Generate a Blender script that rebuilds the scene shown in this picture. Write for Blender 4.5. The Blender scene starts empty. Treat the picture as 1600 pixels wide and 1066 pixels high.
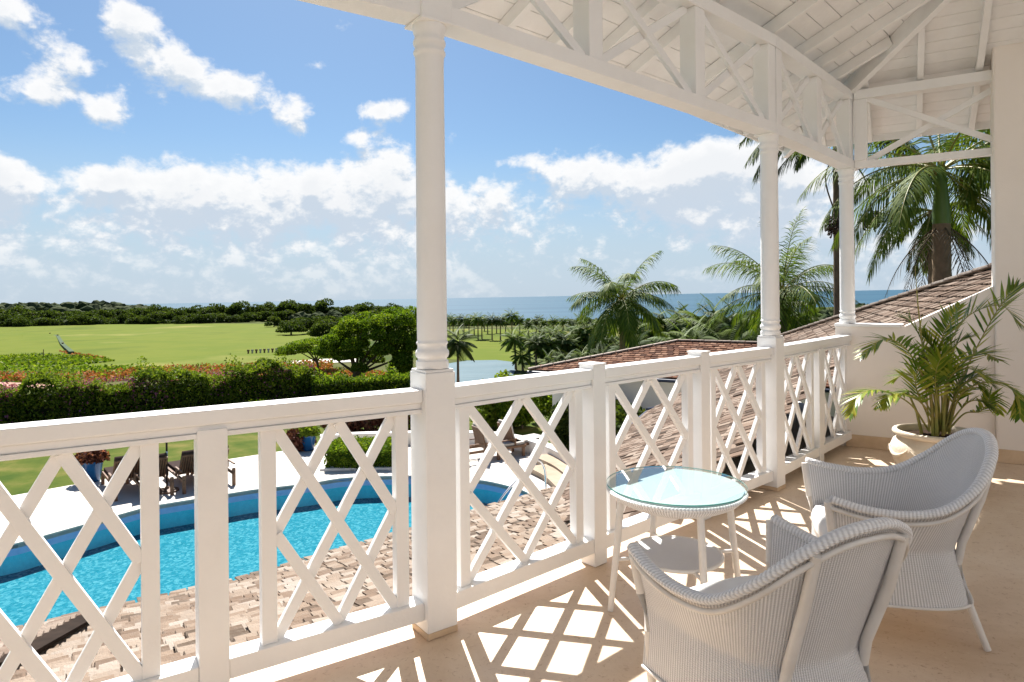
import bpy, bmesh, math, random
import numpy as np
from mathutils import Vector, Matrix, Euler
sc = bpy.context.scene
PI = math.pi
# ---------------------------------------------------------------- camera
FPX = 1020.0; ROLL = 0.0094; HC = 463.5; EYE = 1.45
cam = bpy.data.cameras.new('camera'); cam_o = bpy.data.objects.new('camera', cam); sc.collection.objects.link(cam_o)
cam.sensor_width = 36.0; cam.lens = FPX / 1600 * 36.0; cam.clip_start = 0.05; cam.clip_end = 120000
cam.shift_y = (HC - 533.0) / 1600
cam_o.location = (0, 0, EYE); cam_o.rotation_euler = (PI / 2, ROLL, 0)
sc.camera = cam_o
# ---------------------------------------------------------------- light
SUN_EL = math.radians(51); SUN_AZ = math.radians(-15.4)      # azimuth from +Y towards +X
sund = Vector((math.sin(SUN_AZ) * math.cos(SUN_EL), math.cos(SUN_AZ) * math.cos(SUN_EL), math.sin(SUN_EL)))
sl = bpy.data.lights.new('sun', 'SUN'); sl.energy = 5.0; sl.angle = math.radians(0.55); sl.color = (1.0, 0.965, 0.915)
so = bpy.data.objects.new('sun', sl); sc.collection.objects.link(so)
so.rotation_euler = sund.to_track_quat('Z', 'Y').to_euler(); so.location = (0, 0, 30)
sc.view_settings.view_transform = 'Standard'; sc.view_settings.look = 'None'
sc.view_settings.exposure = 1.3; sc.view_settings.gamma = 1.0; sc.view_settings.use_curve_mapping = False
sc.cycles.max_bounces = 8; sc.cycles.diffuse_bounces = 5; sc.cycles.glossy_bounces = 3; sc.cycles.transmission_bounces = 4
sc.cycles.transparent_max_bounces = 12; sc.cycles.caustics_reflective = False; sc.cycles.caustics_refractive = False
sc.cycles.use_denoising = True

class NT:
    """small helper for node trees"""
    def __init__(s, nt): s.nt = nt; s.n = nt.nodes; s.l = nt.links
    def new(s, t, **k):
        n = s.n.new(t)
        for a, b in k.items(): setattr(n, a, b)
        return n
    def put(s, sock, v):
        if isinstance(v, bpy.types.NodeSocket): s.l.new(v, sock)
        elif v is not None: sock.default_value = v
    def m(s, op, a=None, b=None, c=None, clamp=False):
        n = s.new('ShaderNodeMath', operation=op); n.use_clamp = clamp
        for i, v in enumerate((a, b, c)): s.put(n.inputs[i], v)
        return n.outputs[0]
    def ramp(s, f, stops, interp='LINEAR'):
        n = s.new('ShaderNodeValToRGB'); r = n.color_ramp; r.interpolation = interp
        while len(r.elements) < len(stops): r.elements.new(0.5)
        for e, (p, c) in zip(r.elements, stops): e.position = p; e.color = (*c, 1) if len(c) == 3 else c
        s.put(n.inputs[0], f); return n.outputs[0]
    def noise(s, vec, scale, detail=4, rough=0.55, dim='3D', dist=0.0):
        n = s.new('ShaderNodeTexNoise', noise_dimensions=dim); s.put(n.inputs['Vector'], vec)
        n.inputs['Scale'].default_value = scale; n.inputs['Detail'].default_value = detail
        n.inputs['Roughness'].default_value = rough; n.inputs['Distortion'].default_value = dist
        return n.outputs[0]
    def mix(s, f, a, b, blend='MIX'):
        n = s.new('ShaderNodeMix', data_type='RGBA', blend_type=blend); s.put(n.inputs[0], f)
        s.put(n.inputs[6], (*a, 1) if isinstance(a, tuple) and len(a) == 3 else a)
        s.put(n.inputs[7], (*b, 1) if isinstance(b, tuple) and len(b) == 3 else b)
        return n.outputs[2]
    def sstep(s, v, a, b):
        n = s.new('ShaderNodeMapRange', interpolation_type='SMOOTHSTEP'); s.put(n.inputs[0], v)
        n.inputs[1].default_value = a; n.inputs[2].default_value = b; n.inputs[3].default_value = 0; n.inputs[4].default_value = 1
        return n.outputs[0]

# ---------------------------------------------------------------- sky with clouds
SKY_STRENGTH = 0.062
w = bpy.data.worlds.new('World'); sc.world = w; w.use_nodes = True
W = NT(w.node_tree); W.n.clear()
sky = W.new('ShaderNodeTexSky', sky_type='NISHITA'); sky.sun_disc = False
sky.sun_elevation = SUN_EL; sky.sun_rotation = SUN_AZ; sky.altitude = 50; sky.air_density = 1.0; sky.dust_density = 0.7; sky.ozone_density = 1.6
def cloud_group():
    g = bpy.data.node_groups.new('cloud_cover', 'ShaderNodeTree')
    g.interface.new_socket('az', in_out='INPUT', socket_type='NodeSocketFloat')
    g.interface.new_socket('el', in_out='INPUT', socket_type='NodeSocketFloat')
    g.interface.new_socket('cover', in_out='OUTPUT', socket_type='NodeSocketFloat')
    G = NT(g); gi = G.new('NodeGroupInput'); go = G.new('NodeGroupOutput')
    az, el = gi.outputs[0], gi.outputs[1]
    cv = G.new('ShaderNodeCombineXYZ'); G.put(cv.inputs[0], az); G.put(cv.inputs[1], G.m('MULTIPLY', el, 1.35)); P = cv.outputs[0]
    big = G.noise(P, 3.1, 3, 0.5); mid = G.noise(P, 9.0, 5, 0.6, dist=0.3); fine = G.noise(P, 34.0, 6, 0.62, dist=0.2)
    cvb = G.new('ShaderNodeCombineXYZ'); G.put(cvb.inputs[0], az); cvb.inputs[1].default_value = 3.7
    edge = G.noise(cvb.outputs[0], 7.0, 3, 0.6)
    blobs = [(215, 30, 44, 30, .5), (228, 88, 48, 44, .62), (290, 95, 26, 24, .4), (335, 135, 50, 34, .6), (415, 150, 62, 36, .66), (470, 185, 30, 26, .5), (105, 105, 46, 34, .74), (60, 150, 60, 24, .74),
             (168, 182, 28, 19, .66), (12, 22, 66, 34, .72), (8, 282, 50, 26, .62), (600, 172, 58, 17, .55), (500, 104, 24, 14, .62), (548, 42, 38, 18, .58), (185, 22, 30, 30, .3),
             (560, 216, 28, 12, .42), (706, 216, 18, 16, .45), (825, 250, 24, 14, .42), (486, 292, 14, 16, .4), (175, 285, 40, 18, .35),
             (905, 268, 52, 30, .5), (1095, 252, 62, 36, .62), (1150, 290, 90, 60, .5), (1010, 285, 50, 24, .4), (400, 300, 75, 40, .5), (590, 280, 60, 40, .5), (290, 318, 60, 30, .4), (720, 320, 70, 40, .4), (1270, 250, 80, 60, .4)]
    tot = None
    for (u, v, ru, rv, amp) in blobs:
        a0 = math.atan((u - 800) / FPX); e0 = math.atan((HC - .0187 * (u - 800) - v) / FPX * math.cos(a0))
        ra = ru / FPX * math.cos(a0) ** 2 * 1.25; re = rv / FPX * math.cos(a0) * 1.25
        dx = G.m('MULTIPLY', G.m('SUBTRACT', az, a0), 1 / ra); dy = G.m('MULTIPLY', G.m('SUBTRACT', el, e0), 1 / re)
        q = G.m('ADD', G.m('MULTIPLY', dx, dx), G.m('MULTIPLY', dy, dy))
        b = G.m('MULTIPLY', G.m('EXPONENT', G.m('MULTIPLY', q, -1.0)), amp)
        tot = b if tot is None else G.m('ADD', tot, b)
    top = G.m('ADD', G.m('MULTIPLY', edge, 0.30), 0.0)                    # upper edge of the bank of cumulus over the sea
    bank = G.m('MULTIPLY', G.m('SUBTRACT', top, el), 4.6)
    bank = G.m('MINIMUM', G.m('MAXIMUM', bank, -0.55), 0.07)
    d = G.m('ADD', bank, G.m('MULTIPLY', tot, 1.12))
    d = G.m('ADD', d, G.m('MULTIPLY', G.m('SUBTRACT', big, 0.5), 0.9))
    d = G.m('ADD', d, G.m('MULTIPLY', G.m('SUBTRACT', mid, 0.5), 1.1))
    d = G.m('ADD', d, G.m('MULTIPLY', G.m('SUBTRACT', fine, 0.5), 0.85))
    G.put(go.inputs[0], d)
    return g
cg = cloud_group()
tc = W.new('ShaderNodeTexCoord'); sep = W.new('ShaderNodeSeparateXYZ'); W.l.new(tc.outputs['Generated'], sep.inputs[0])
az = W.m('ARCTAN2', sep.outputs[0], sep.outputs[1]); el = W.m('ARCSINE', sep.outputs[2])
def cover(a, e):
    n = W.new('ShaderNodeGroup'); n.node_tree = cg; W.put(n.inputs[0], a); W.put(n.inputs[1], e); return n.outputs[0]
d0 = cover(az, el); d1 = cover(az, W.m('ADD', el, 0.022))
mask = W.sstep(d0, -0.05, 0.30)
lit = W.sstep(W.m('SUBTRACT', d0, d1), -0.16, 0.20)                     # thinner above = sunlit top
thick = W.sstep(d0, 0.2, 0.8)
ccol = W.mix(lit, (0.60, 0.69, 0.80), (1.0, 1.0, 1.0))
ccol = W.mix(W.m('MULTIPLY', thick, 0.30), ccol, (0.66, 0.71, 0.78))
CLOUD = 6.6
cs = W.new('ShaderNodeVectorMath', operation='SCALE'); W.put(cs.inputs[0], ccol); cs.inputs[3].default_value = CLOUD
skc = W.mix(1.0, sky.outputs[0], (0.50, 0.62, 0.70), 'MULTIPLY')
hz = W.sstep(el, 0.24, 0.02)
hzs = W.mix(W.m('MULTIPLY', hz, 0.88), skc, (3.6, 4.35, 5.2))
withc = W.mix(W.m('MULTIPLY', mask, W.m('SUBTRACT', 0.97, W.m('MULTIPLY', W.sstep(el, 0.10, 0.01), 0.66))), hzs, cs.outputs[0])
low = W.sstep(el, -0.002, -0.03)
col = W.mix(low, withc, (2.2, 2.8, 3.4))
bg = W.new('ShaderNodeBackground'); W.put(bg.inputs[0], col); bg.inputs[1].default_value = SKY_STRENGTH
wo = W.new('ShaderNodeOutputWorld'); W.l.new(bg.outputs[0], wo.inputs[0])
w.cycles.sampling_method = 'MANUAL'; w.cycles.sample_map_resolution = 512

# ---------------------------------------------------------------- helpers
rnd = random.Random(7); rng = np.random.default_rng(7)
def ray(u, v):
    a = (u - 800) / FPX; b = -(v - HC) / FPX
    return Vector((math.cos(ROLL) * a + math.sin(ROLL) * b, 1.0, -math.sin(ROLL) * a + math.cos(ROLL) * b))
def lray(u, v):                              # ray in levelled coordinates (used for the building)
    return Vector(((u - 800) / FPX, 1.0, -(v - (HC - .0187 * (u - 800))) / FPX))
def at_z(u, v, z, r=ray):
    d = r(u, v); t = (z - EYE) / d.z; return Vector((d.x * t, d.y * t, z))
def at_y(u, v, y, r=ray):
    d = r(u, v); return Vector((d.x * y, y, EYE + d.z * y))
def ss(a, b, x):
    t = min(1, max(0, (x - a) / (b - a))); return t * t * (3 - 2 * t)
def gz(x, y):
    r = math.hypot(x, y)
    z = -3.2 - 4.8 * ss(30, 62, r) - 36 * ss(345, 780, r)
    az_ = math.degrees(math.atan2(x, y))
    z += (30 * ss(345, 640, r)) * ss(-17, -33, az_) * ss(1500, 950, r) + 22 * ss(330, 620, r) * ss(14, 30, az_) - 7 * ss(205, 330, r) * ss(-13, -5, az_)
    z += 0.0093 * x * ss(40, 62, r)
    return z
def ground(u, v, r=ray):
    d = r(u, v); t = (-8.0 - EYE) / (d.z - .0093 * d.x)
    rr = t * math.hypot(d.x, 1) if t > 0 else -1
    if 62.5 < rr < 190: return Vector((d.x * t, t, gz(d.x * t, t)))
    t = 8.0
    while t < 1500:
        p = (d.x * t, d.y * t, EYE + d.z * t)
        if p[2] <= gz(p[0], p[1]): break
        t *= 1.004
    return Vector((d.x * t, d.y * t, gz(d.x * t, d.y * t)))
col_ = sc.collection
def tag(o, label=None, cat=None, group=None, kind=None):
    if label: o['label'] = label
    if cat: o['category'] = cat
    if group: o['group'] = group
    if kind: o['kind'] = kind
    elif cat: o['kind'] = 'thing'
    return o
def empty(name, loc=(0, 0, 0), rz=0.0, **k):
    o = bpy.data.objects.new(name, None); col_.objects.link(o); o.location = loc; o.rotation_euler = (0, 0, rz)
    o.empty_display_size = 0.2
    return tag(o, **k)
def link(name, me, parent=None, mat=None, loc=None, rot=None, scale=None):
    o = bpy.data.objects.new(name, me); col_.objects.link(o)
    if mat is not None and len(me.materials) == 0: me.materials.append(mat)
    if parent is not None: o.parent = parent
    if loc is not None: o.location = loc
    if rot is not None: o.rotation_euler = rot
    if scale is not None: o.scale = scale
    return o
def copy_tree(o, parent=None):
    c = o.copy(); col_.objects.link(c); c.parent = parent
    for ch in list(o.children): copy_tree(ch, c)
    return c
class MB:
    """collects simple shapes into one mesh"""
    def __init__(s): s.v = []; s.f = []
    def add(s, vs, fs):
        k = len(s.v); s.v += [tuple(p) for p in vs]; s.f += [tuple(i + k for i in f) for f in fs]
    def box(s, x0, x1, y0, y1, z0, z1, M=None):
        vs = [Vector((x, y, z)) for z in (z0, z1) for y in (y0, y1) for x in (x0, x1)]
        if M is not None: vs = [M @ p for p in vs]
        s.add(vs, [(0, 2, 3, 1), (4, 5, 7, 6), (0, 1, 5, 4), (2, 6, 7, 3), (0, 4, 6, 2), (1, 3, 7, 5)])
    def bar(s, a, b, w, h, up=(0, 0, 1), w2=None, h2=None):
        a = Vector(a); b = Vector(b); d = (b - a).normalized(); up = Vector(up)
        side = d.cross(up)
        if side.length < 1e-4: side = d.cross(Vector((0, 1, 0)))
        side.normalize(); up = side.cross(d).normalized(); w2 = w if w2 is None else w2; h2 = h if h2 is None else h2
        vs = [p + side * (sx * ww / 2) + up * (sz * hh / 2) for p, ww, hh in ((a, w, h), (b, w2, h2)) for sx, sz in ((-1, -1), (1, -1), (1, 1), (-1, 1))]
        s.add(vs, [(0, 1, 2, 3), (7, 6, 5, 4), (0, 4, 5, 1), (1, 5, 6, 2), (2, 6, 7, 3), (3, 7, 4, 0)])
    def tube(s, pts, radii, n=8, cap=True):
        pts = [Vector(p) for p in pts]; rings = []
        ref = Vector((0, 0, 1))
        for i, p in enumerate(pts):
            d = (pts[min(i + 1, len(pts) - 1)] - pts[max(i - 1, 0)]).normalized()
            a = d.cross(ref)
            if a.length < 0.15: a = d.cross(Vector((0, 1, 0)))
            a.normalize(); b = d.cross(a)
            r = radii[i] if hasattr(radii, '__len__') else radii
            rings.append([p + a * (r * math.cos(2 * PI * k / n)) + b * (r * math.sin(2 * PI * k / n)) for k in range(n)])
        vs = [q for rg in rings for q in rg]; fs = []
        for i in range(len(pts) - 1):
            for k in range(n): fs.append((i * n + k, i * n + (k + 1) % n, (i + 1) * n + (k + 1) % n, (i + 1) * n + k))
        if cap: fs += [tuple(range(n))[::-1], tuple((len(pts) - 1) * n + k for k in range(n))]
        s.add(vs, fs)
    def lathe(s, prof, n=32, c=(0, 0, 0)):
        vs = [(c[0] + r * math.cos(2 * PI * k / n), c[1] + r * math.sin(2 * PI * k / n), c[2] + z) for r, z in prof for k in range(n)]
        fs = [(i * n + k, i * n + (k + 1) % n, (i + 1) * n + (k + 1) % n, (i + 1) * n + k) for i in range(len(prof) - 1) for k in range(n)]
        fs += [tuple(range(n))[::-1], tuple((len(prof) - 1) * n + k for k in range(n))]
        s.add(vs, fs)
    def prism(s, poly, z0, z1):
        n = len(poly); zf0 = z0 if callable(z0) else (lambda p: z0); zf1 = z1 if callable(z1) else (lambda p: z1)
        vs = [(p[0], p[1], zf0(p)) for p in poly] + [(p[0], p[1], zf1(p)) for p in poly]
        s.add(vs, [tuple(range(n))[::-1], tuple(range(n, 2 * n))] + [(k, (k + 1) % n, n + (k + 1) % n, n + k) for k in range(n)])
    def mesh(s, name, mat=None, smooth=None, bevel=0):
        me = bpy.data.meshes.new(name); me.from_pydata(s.v, [], s.f)
        bm = bmesh.new(); bm.from_mesh(me)
        bmesh.ops.recalc_face_normals(bm, faces=bm.faces)
        if bevel:
            ed = [e for e in bm.edges if len(e.link_faces) == 2 and e.calc_face_angle(0) > 0.6]
            bmesh.ops.bevel(bm, geom=ed, offset=bevel, segments=2, affect='EDGES', profile=0.6)
        bm.to_mesh(me); bm.free()
        if smooth is not None:
            for p in me.polygons: p.use_smooth = True
            me.set_sharp_from_angle(angle=smooth)
        if mat: me.materials.append(mat)
        return me
    def build(s, name, mat, parent=None, smooth=None, bevel=0, **k):
        return link(name, s.mesh(name, mat, smooth, bevel), parent, **k)
def quads(name, C, A, B, mat, tint=None):
    """one mesh of many small four-cornered leaves: centres C, half axes A and B"""
    n = len(C); V = np.empty((n, 4, 3), np.float32)
    V[:, 0] = C - A; V[:, 1] = C + B * 0.9; V[:, 2] = C + A; V[:, 3] = C - B * 0.9
    me = bpy.data.meshes.new(name); me.vertices.add(n * 4); me.vertices.foreach_set('co', V.ravel())
    me.loops.add(n * 4); me.loops.foreach_set('vertex_index', np.arange(n * 4, dtype=np.int32))
    me.polygons.add(n); me.polygons.foreach_set('loop_start', np.arange(0, n * 4, 4, dtype=np.int32)); me.polygons.foreach_set('loop_total', np.full(n, 4, np.int32))
    me.update(calc_edges=True)
    if tint is None: tint = rng.random(n)
    at = me.attributes.new('tint', 'FLOAT', 'FACE'); at.data.foreach_set('value', np.asarray(tint, np.float32))
    me.materials.append(mat); return me
def rand_axes(n, size, flat=None):
    a = rng.normal(size=(n, 3)); a /= np.linalg.norm(a, axis=1)[:, None]
    b = rng.normal(size=(n, 3)); b -= (a * b).sum(1)[:, None] * a; b /= np.linalg.norm(b, axis=1)[:, None]
    s = size * (0.6 + 0.8 * rng.random(n))[:, None]
    return a * s, b * s * 0.62
def spline(pts, n):
    pts = [Vector(p) for p in pts]; P = [pts[0] * 2 - pts[1]] + pts + [pts[-1] * 2 - pts[-2]]; out = []; m = len(pts) - 1
    for i in range(n + 1):
        t = i / n * m; k = min(int(t), m - 1); t -= k; a, b, c, d = P[k:k + 4]
        out.append(0.5 * ((2 * b) + (c - a) * t + (2 * a - 5 * b + 4 * c - d) * t * t + (3 * b - a - 3 * c + d) * t ** 3))
    return out

# ---------------------------------------------------------------- materials
def material(name, c1, c2=None, rough=0.6, scale=6, bump=0.0, bscale=60, detail=5, spec=0.4, coord='Object', rnd_obj=0.0, stops=None, translucent=0.0, tint=None, metal=0.0, tval=0.0):
    m = bpy.data.materials.new(name); m.use_nodes = True; T = NT(m.node_tree); T.n.clear()
    tcn = T.new('ShaderNodeTexCoord'); vec = tcn.outputs[coord]
    if c2 is None: c2 = tuple(x * 0.88 for x in c1)
    if tint:                                   # colour by the per-leaf / per-tile random value
        if tint == 'face': at = T.new('ShaderNodeAttribute', attribute_name='tint'); f = at.outputs['Fac']
        else: oi = T.new('ShaderNodeObjectInfo'); f = oi.outputs['Random']
        c = T.ramp(f, stops or [(0, c1), (1, c2)])
        if scale: c = T.mix(T.m('MULTIPLY', T.sstep(T.noise(vec, scale, detail), .35, .7), 0.35), c, tuple(x * 0.6 for x in c2))
    else:
        f = T.noise(vec, scale, detail); c = T.ramp(f, stops or [(0.3, c1), (0.7, c2)])
    b = T.new('ShaderNodeBsdfPrincipled'); T.put(b.inputs['Base Color'], c); b.inputs['Roughness'].default_value = rough
    b.inputs['Specular IOR Level'].default_value = spec; b.inputs['Metallic'].default_value = metal
    if bump:
        bn = T.new('ShaderNodeBump'); bn.inputs['Strength'].default_value = bump; bn.inputs['Distance'].default_value = 0.02
        T.put(bn.inputs['Height'], T.noise(vec, bscale, 4)); T.l.new(bn.outputs[0], b.inputs['Normal'])
    o = T.new('ShaderNodeOutputMaterial')
    if translucent:
        t = T.new('ShaderNodeBsdfTranslucent'); T.put(t.inputs[0], T.mix(1.0, c, (1.25, 1.3, 0.55), 'MULTIPLY'))
        mx = T.new('ShaderNodeMixShader'); mx.inputs[0].default_value = translucent
        T.l.new(b.outputs[0], mx.inputs[1]); T.l.new(t.outputs[0], mx.inputs[2]); T.l.new(mx.outputs[0], o.inputs[0])
    else: T.l.new(b.outputs[0], o.inputs[0])
    return m
M = {}
M['paint'] = material('white_gloss_paint', (.85, .845, .835), (.80, .79, .775), .42, 3.5, .16, 22, detail=9)
M['ceiling'] = material('white_painted_boards', (.84, .835, .82), (.77, .76, .745), .6, 5, .15, 30)
M['wall'] = material('cream_stucco', (.85, .79, .73), (.79, .73, .67), .8, 1.3, .12, 120, spec=.05)
M['stone'] = material('coral_stone_trim', (.66, .50, .34), (.55, .40, .26), .6, 8, .15, 80)
M['step'] = material('warm_stone_steps', (.42, .34, .26), (.33, .26, .19), .85, 3, .2, 30, spec=.05)
M['deck'] = material('pale_paving', (.66, .61, .55), (.56, .52, .46), .8, 1.2, .1, 40, spec=.05)
M['kerb'] = material('pool_kerb_tile', (.38, .50, .80), (.32, .43, .74), .4, 9)
M['lawn'] = material('lawn_grass', (.10, .16, .022), (.17, .20, .045), .9, 1.1, .6, 14, detail=10, stops=[(.30, (.040, .070, .009)), (.5, (.070, .092, .014)), (.7, (.14, .125, .035))], spec=.05)
M['field'] = material('fairway_grass', (.15, .22, .03), (.22, .27, .05), .9, .035, 0, detail=9, stops=[(.30, (.062, .092, .008)), (.44, (.11, .132, .014)), (.55, (.090, .120, .011)), (.70, (.19, .18, .045))], spec=.05)
M['scrub'] = material('rough_ground', (.07, .10, .02), (.14, .14, .045), .95, .09, .3, 3, stops=[(.3, (.030, .055, .010)), (.5, (.06, .075, .018)), (.7, (.11, .10, .04))], spec=.05)
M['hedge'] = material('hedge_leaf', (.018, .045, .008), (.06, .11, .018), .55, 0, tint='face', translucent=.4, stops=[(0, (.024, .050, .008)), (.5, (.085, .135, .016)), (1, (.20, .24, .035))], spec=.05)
M['young_lit'] = material('young_and_lit_leaf', (.09, .15, .016), (.20, .24, .03), .55, 0, tint='face', translucent=.35, spec=.05)  # young growth; on hedge tops its pale tone stands in for sunlight
M['pink'] = material('bougainvillea_petal', (.22, .05, .13), (.38, .15, .26), .7, 0, tint='face', translucent=.3, spec=.05)
M['orange'] = material('orange_flower', (.34, .09, .03), (.45, .20, .10), .7, 0, tint='face', translucent=.2, spec=.05)
M['redleaf'] = material('dark_red_leaf', (.08, .025, .02), (.16, .07, .05), .6, 0, tint='face', translucent=.15, spec=.05)
M['tree'] = material('tree_leaf', (.03, .06, .012), (.07, .12, .02), .6, 0, tint='face', translucent=.38, stops=[(0, (.024, .040, .010)), (.6, (.052, .078, .016)), (1, (.10, .12, .028))], spec=.05)
M['tree2'] = material('bright_tree_leaf', (.04, .09, .012), (.12, .19, .025), .6, 0, tint='face', translucent=.42, stops=[(0, (.035, .070, .008)), (.5, (.10, .165, .014)), (1, (.24, .29, .03))], spec=.05)
M['far'] = material('distant_canopy', (.06, .085, .035), (.11, .13, .06), .95, stops=[(0, (.022, .036, .014)), (.5, (.04, .055, .022)), (1, (.07, .08, .038))], tint='face', scale=.02, spec=.05)
M['bark'] = material('grey_bark', (.16, .12, .08), (.09, .07, .05), .9, 5, .5, 20, spec=.05)
M['palm_trunk'] = material('palm_bark', (.30, .22, .15), (.20, .15, .10), .85, 7, .4, 12, spec=.05)
M['crownshaft'] = material('green_crownshaft', (.10, .19, .03), (.14, .22, .045), .4, 4)
M['frond'] = material('palm_frond', (.045, .095, .012), (.16, .20, .028), .6, 0, tint='face', translucent=.28, spec=.12)
M['frond_dark'] = material('dark_palm_frond', (.030, .060, .014), (.10, .13, .028), .6, 0, tint='face', translucent=.2, spec=.12)
M['frond_dry'] = material('dry_palm_frond', (.16, .13, .10), (.25, .21, .17), .8, 0, tint='face', translucent=.1, spec=.05)
M['areca'] = material('areca_leaflet', (.07, .14, .012), (.24, .27, .03), .38, 0, tint='face', translucent=.35, spec=.25, stops=[(0, (.06, .13, .012)), (.5, (.15, .23, .02)), (1, (.40, .38, .06))])
M['areca_stem'] = material('areca_stem', (.22, .25, .05), (.30, .22, .06), .45, 12)
M['seed'] = material('palm_seed', (.035, .022, .018), (.06, .035, .02), .8, 20)
TILE = [(0, (.085, .062, .045)), (.15, (.17, .118, .085)), (.4, (.24, .178, .132)), (.75, (.295, .235, .185)), (1, (.35, .30, .255))]
TILE3 = [(0, (.05, .035, .027)), (.25, (.115, .078, .058)), (.6, (.185, .13, .098)), (1, (.29, .23, .185))]
TILE2 = [(0, (.06, .028, .02)), (.3, (.12, .055, .035)), (.65, (.18, .09, .055)), (1, (.27, .16, .11))]
M['tile_obj'] = material('clay_shingle', TILE[0][1], TILE[4][1], .85, 14, .6, 70, tint='object', stops=TILE, spec=.05)
M['tile_face'] = material('clay_shingle_run', TILE[0][1], TILE[4][1], .85, 14, .6, 70, tint='face', stops=TILE, spec=.05)
M['tileb_obj'] = material('aged_shingle', TILE3[0][1], TILE3[3][1], .85, 14, .6, 70, tint='object', stops=TILE3, spec=.05)
M['tileb_face'] = material('aged_shingle_run', TILE3[0][1], TILE3[3][1], .85, 14, .6, 70, tint='face', stops=TILE3, spec=.05)
M['tile_far'] = material('brown_shingle', TILE2[0][1], TILE2[3][1], .85, 6, .5, 40, tint='face', stops=TILE2, spec=.05)
M['felt'] = material('roof_underlay', (.04, .028, .022), (.02, .015, .012), .95, 5, spec=.05)
M['mortar'] = material('hip_mortar', (.42, .36, .31), (.30, .24, .20), .9, 7, .5, 30, spec=.05)
M['gutter'] = material('dark_gutter', (.035, .045, .08), (.025, .03, .05), .4, 4)
M['blue_pot'] = material('blue_glaze', (.01, .09, .24), (.01, .06, .18), .2, 5)
M['cream_pot'] = material('cream_urn', (.72, .64, .52), (.58, .48, .37), .7, 6, .35, 25)
M['soil'] = material('dark_soil', (.05, .03, .02), (.03, .02, .015), 1, 30, .8, 60, spec=.05)
M['teak'] = material('teak_wood', (.20, .11, .06), (.12, .06, .035), .6, 8, .2, 30)
M['cush_dark'] = material('brown_canvas', (.055, .035, .03), (.035, .025, .022), .9, 12, spec=.05)
M['cush_grey'] = material('pale_canvas', (.50, .46, .42), (.42, .39, .36), .9, 10)
M['steel'] = material('brushed_steel', (.6, .62, .65), (.5, .5, .55), .25, 30, metal=1.0)

M['bamboo'] = material('white_painted_cane', (.74, .72, .69), (.66, .62, .57), .45, 9, .12, 40)
M['cushion'] = material('white_seat', (.80, .79, .77), (.74, .72, .70), .75, 14, .1, 200)
M['path'] = material('pink_path', (.46, .28, .22), (.38, .22, .17), .9, .6, spec=.05)
M['bounce_stucco'] = material('bounce_wall_stucco', (.42, .40, .385), (.39, .37, .355), .85, 1, spec=.05)  # stucco of the added wall that bounces sunlight
M['house_far'] = material('far_white_wall', (.75, .72, .68), (.65, .62, .58), .8, 1)

def floor_material():
    m = bpy.data.materials.new('coral_stone_floor'); m.use_nodes = True; T = NT(m.node_tree); b = T.n['Principled BSDF']
    v = T.new('ShaderNodeTexCoord').outputs['Object']
    c = T.ramp(T.noise(v, 1.3, 6, .65, dist=.6), [(.3, (.54, .39, .26)), (.5, (.65, .50, .36)), (.72, (.74, .61, .47))])
    sp = T.sstep(T.noise(v, 38, 6, .8, dist=.8), .545, .68); c = T.mix(T.m('MULTIPLY', sp, .8), c, (.36, .21, .12))
    pt = T.sstep(T.noise(v, 9, 6, .8, dist=1.2), .60, .72); c = T.mix(T.m('MULTIPLY', pt, .5), c, (.42, .27, .17))
    wt = T.sstep(T.noise(v, 23, 4, .7), .60, .74); c = T.mix(T.m('MULTIPLY', wt, .4), c, (.74, .62, .49))
    T.put(b.inputs['Base Color'], c); T.put(b.inputs['Roughness'], T.m('ADD', T.m('MULTIPLY', T.noise(v, 7, 4), .25), .30))
    bn = T.new('ShaderNodeBump'); bn.inputs['Strength'].default_value = .12; bn.inputs['Distance'].default_value = .01
    T.put(bn.inputs['Height'], T.noise(v, 60, 4)); T.l.new(bn.outputs[0], b.inputs['Normal']); return m
M['floor'] = floor_material()
def wicker_material(dark=.62):
    m = bpy.data.materials.new('white_woven_loom'); m.use_nodes = True; T = NT(m.node_tree); b = T.n['Principled BSDF']
    v = T.new('ShaderNodeTexCoord').outputs['Object']
    sp = T.new('ShaderNodeSeparateXYZ'); T.l.new(v, sp.inputs[0])
    wv = T.m('SINE', T.m('MULTIPLY', sp.outputs[2], 900.0))
    at = T.new('ShaderNodeAttribute', attribute_name='rib')
    c = T.ramp(T.noise(v, 5, 5, .6), [(.3, (.82, .82, .825)), (.7, (.88, .88, .88))])
    c = T.mix(T.m('MULTIPLY', T.m('SUBTRACT', 1.0, at.outputs['Fac']), dark), c, (.26, .24, .24))  # grooves between ribs darkened, crease shade put into the colour
    T.put(b.inputs['Base Color'], c); b.inputs['Roughness'].default_value = .62
    bn = T.new('ShaderNodeBump'); bn.inputs['Strength'].default_value = .35; bn.inputs['Distance'].default_value = .004
    T.put(bn.inputs['Height'], T.m('ADD', wv, T.noise(v, 220, 3))); T.l.new(bn.outputs[0], b.inputs['Normal']); return m
M['wicker'] = wicker_material()
M['wicker_rim'] = wicker_material(.5)
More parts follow.
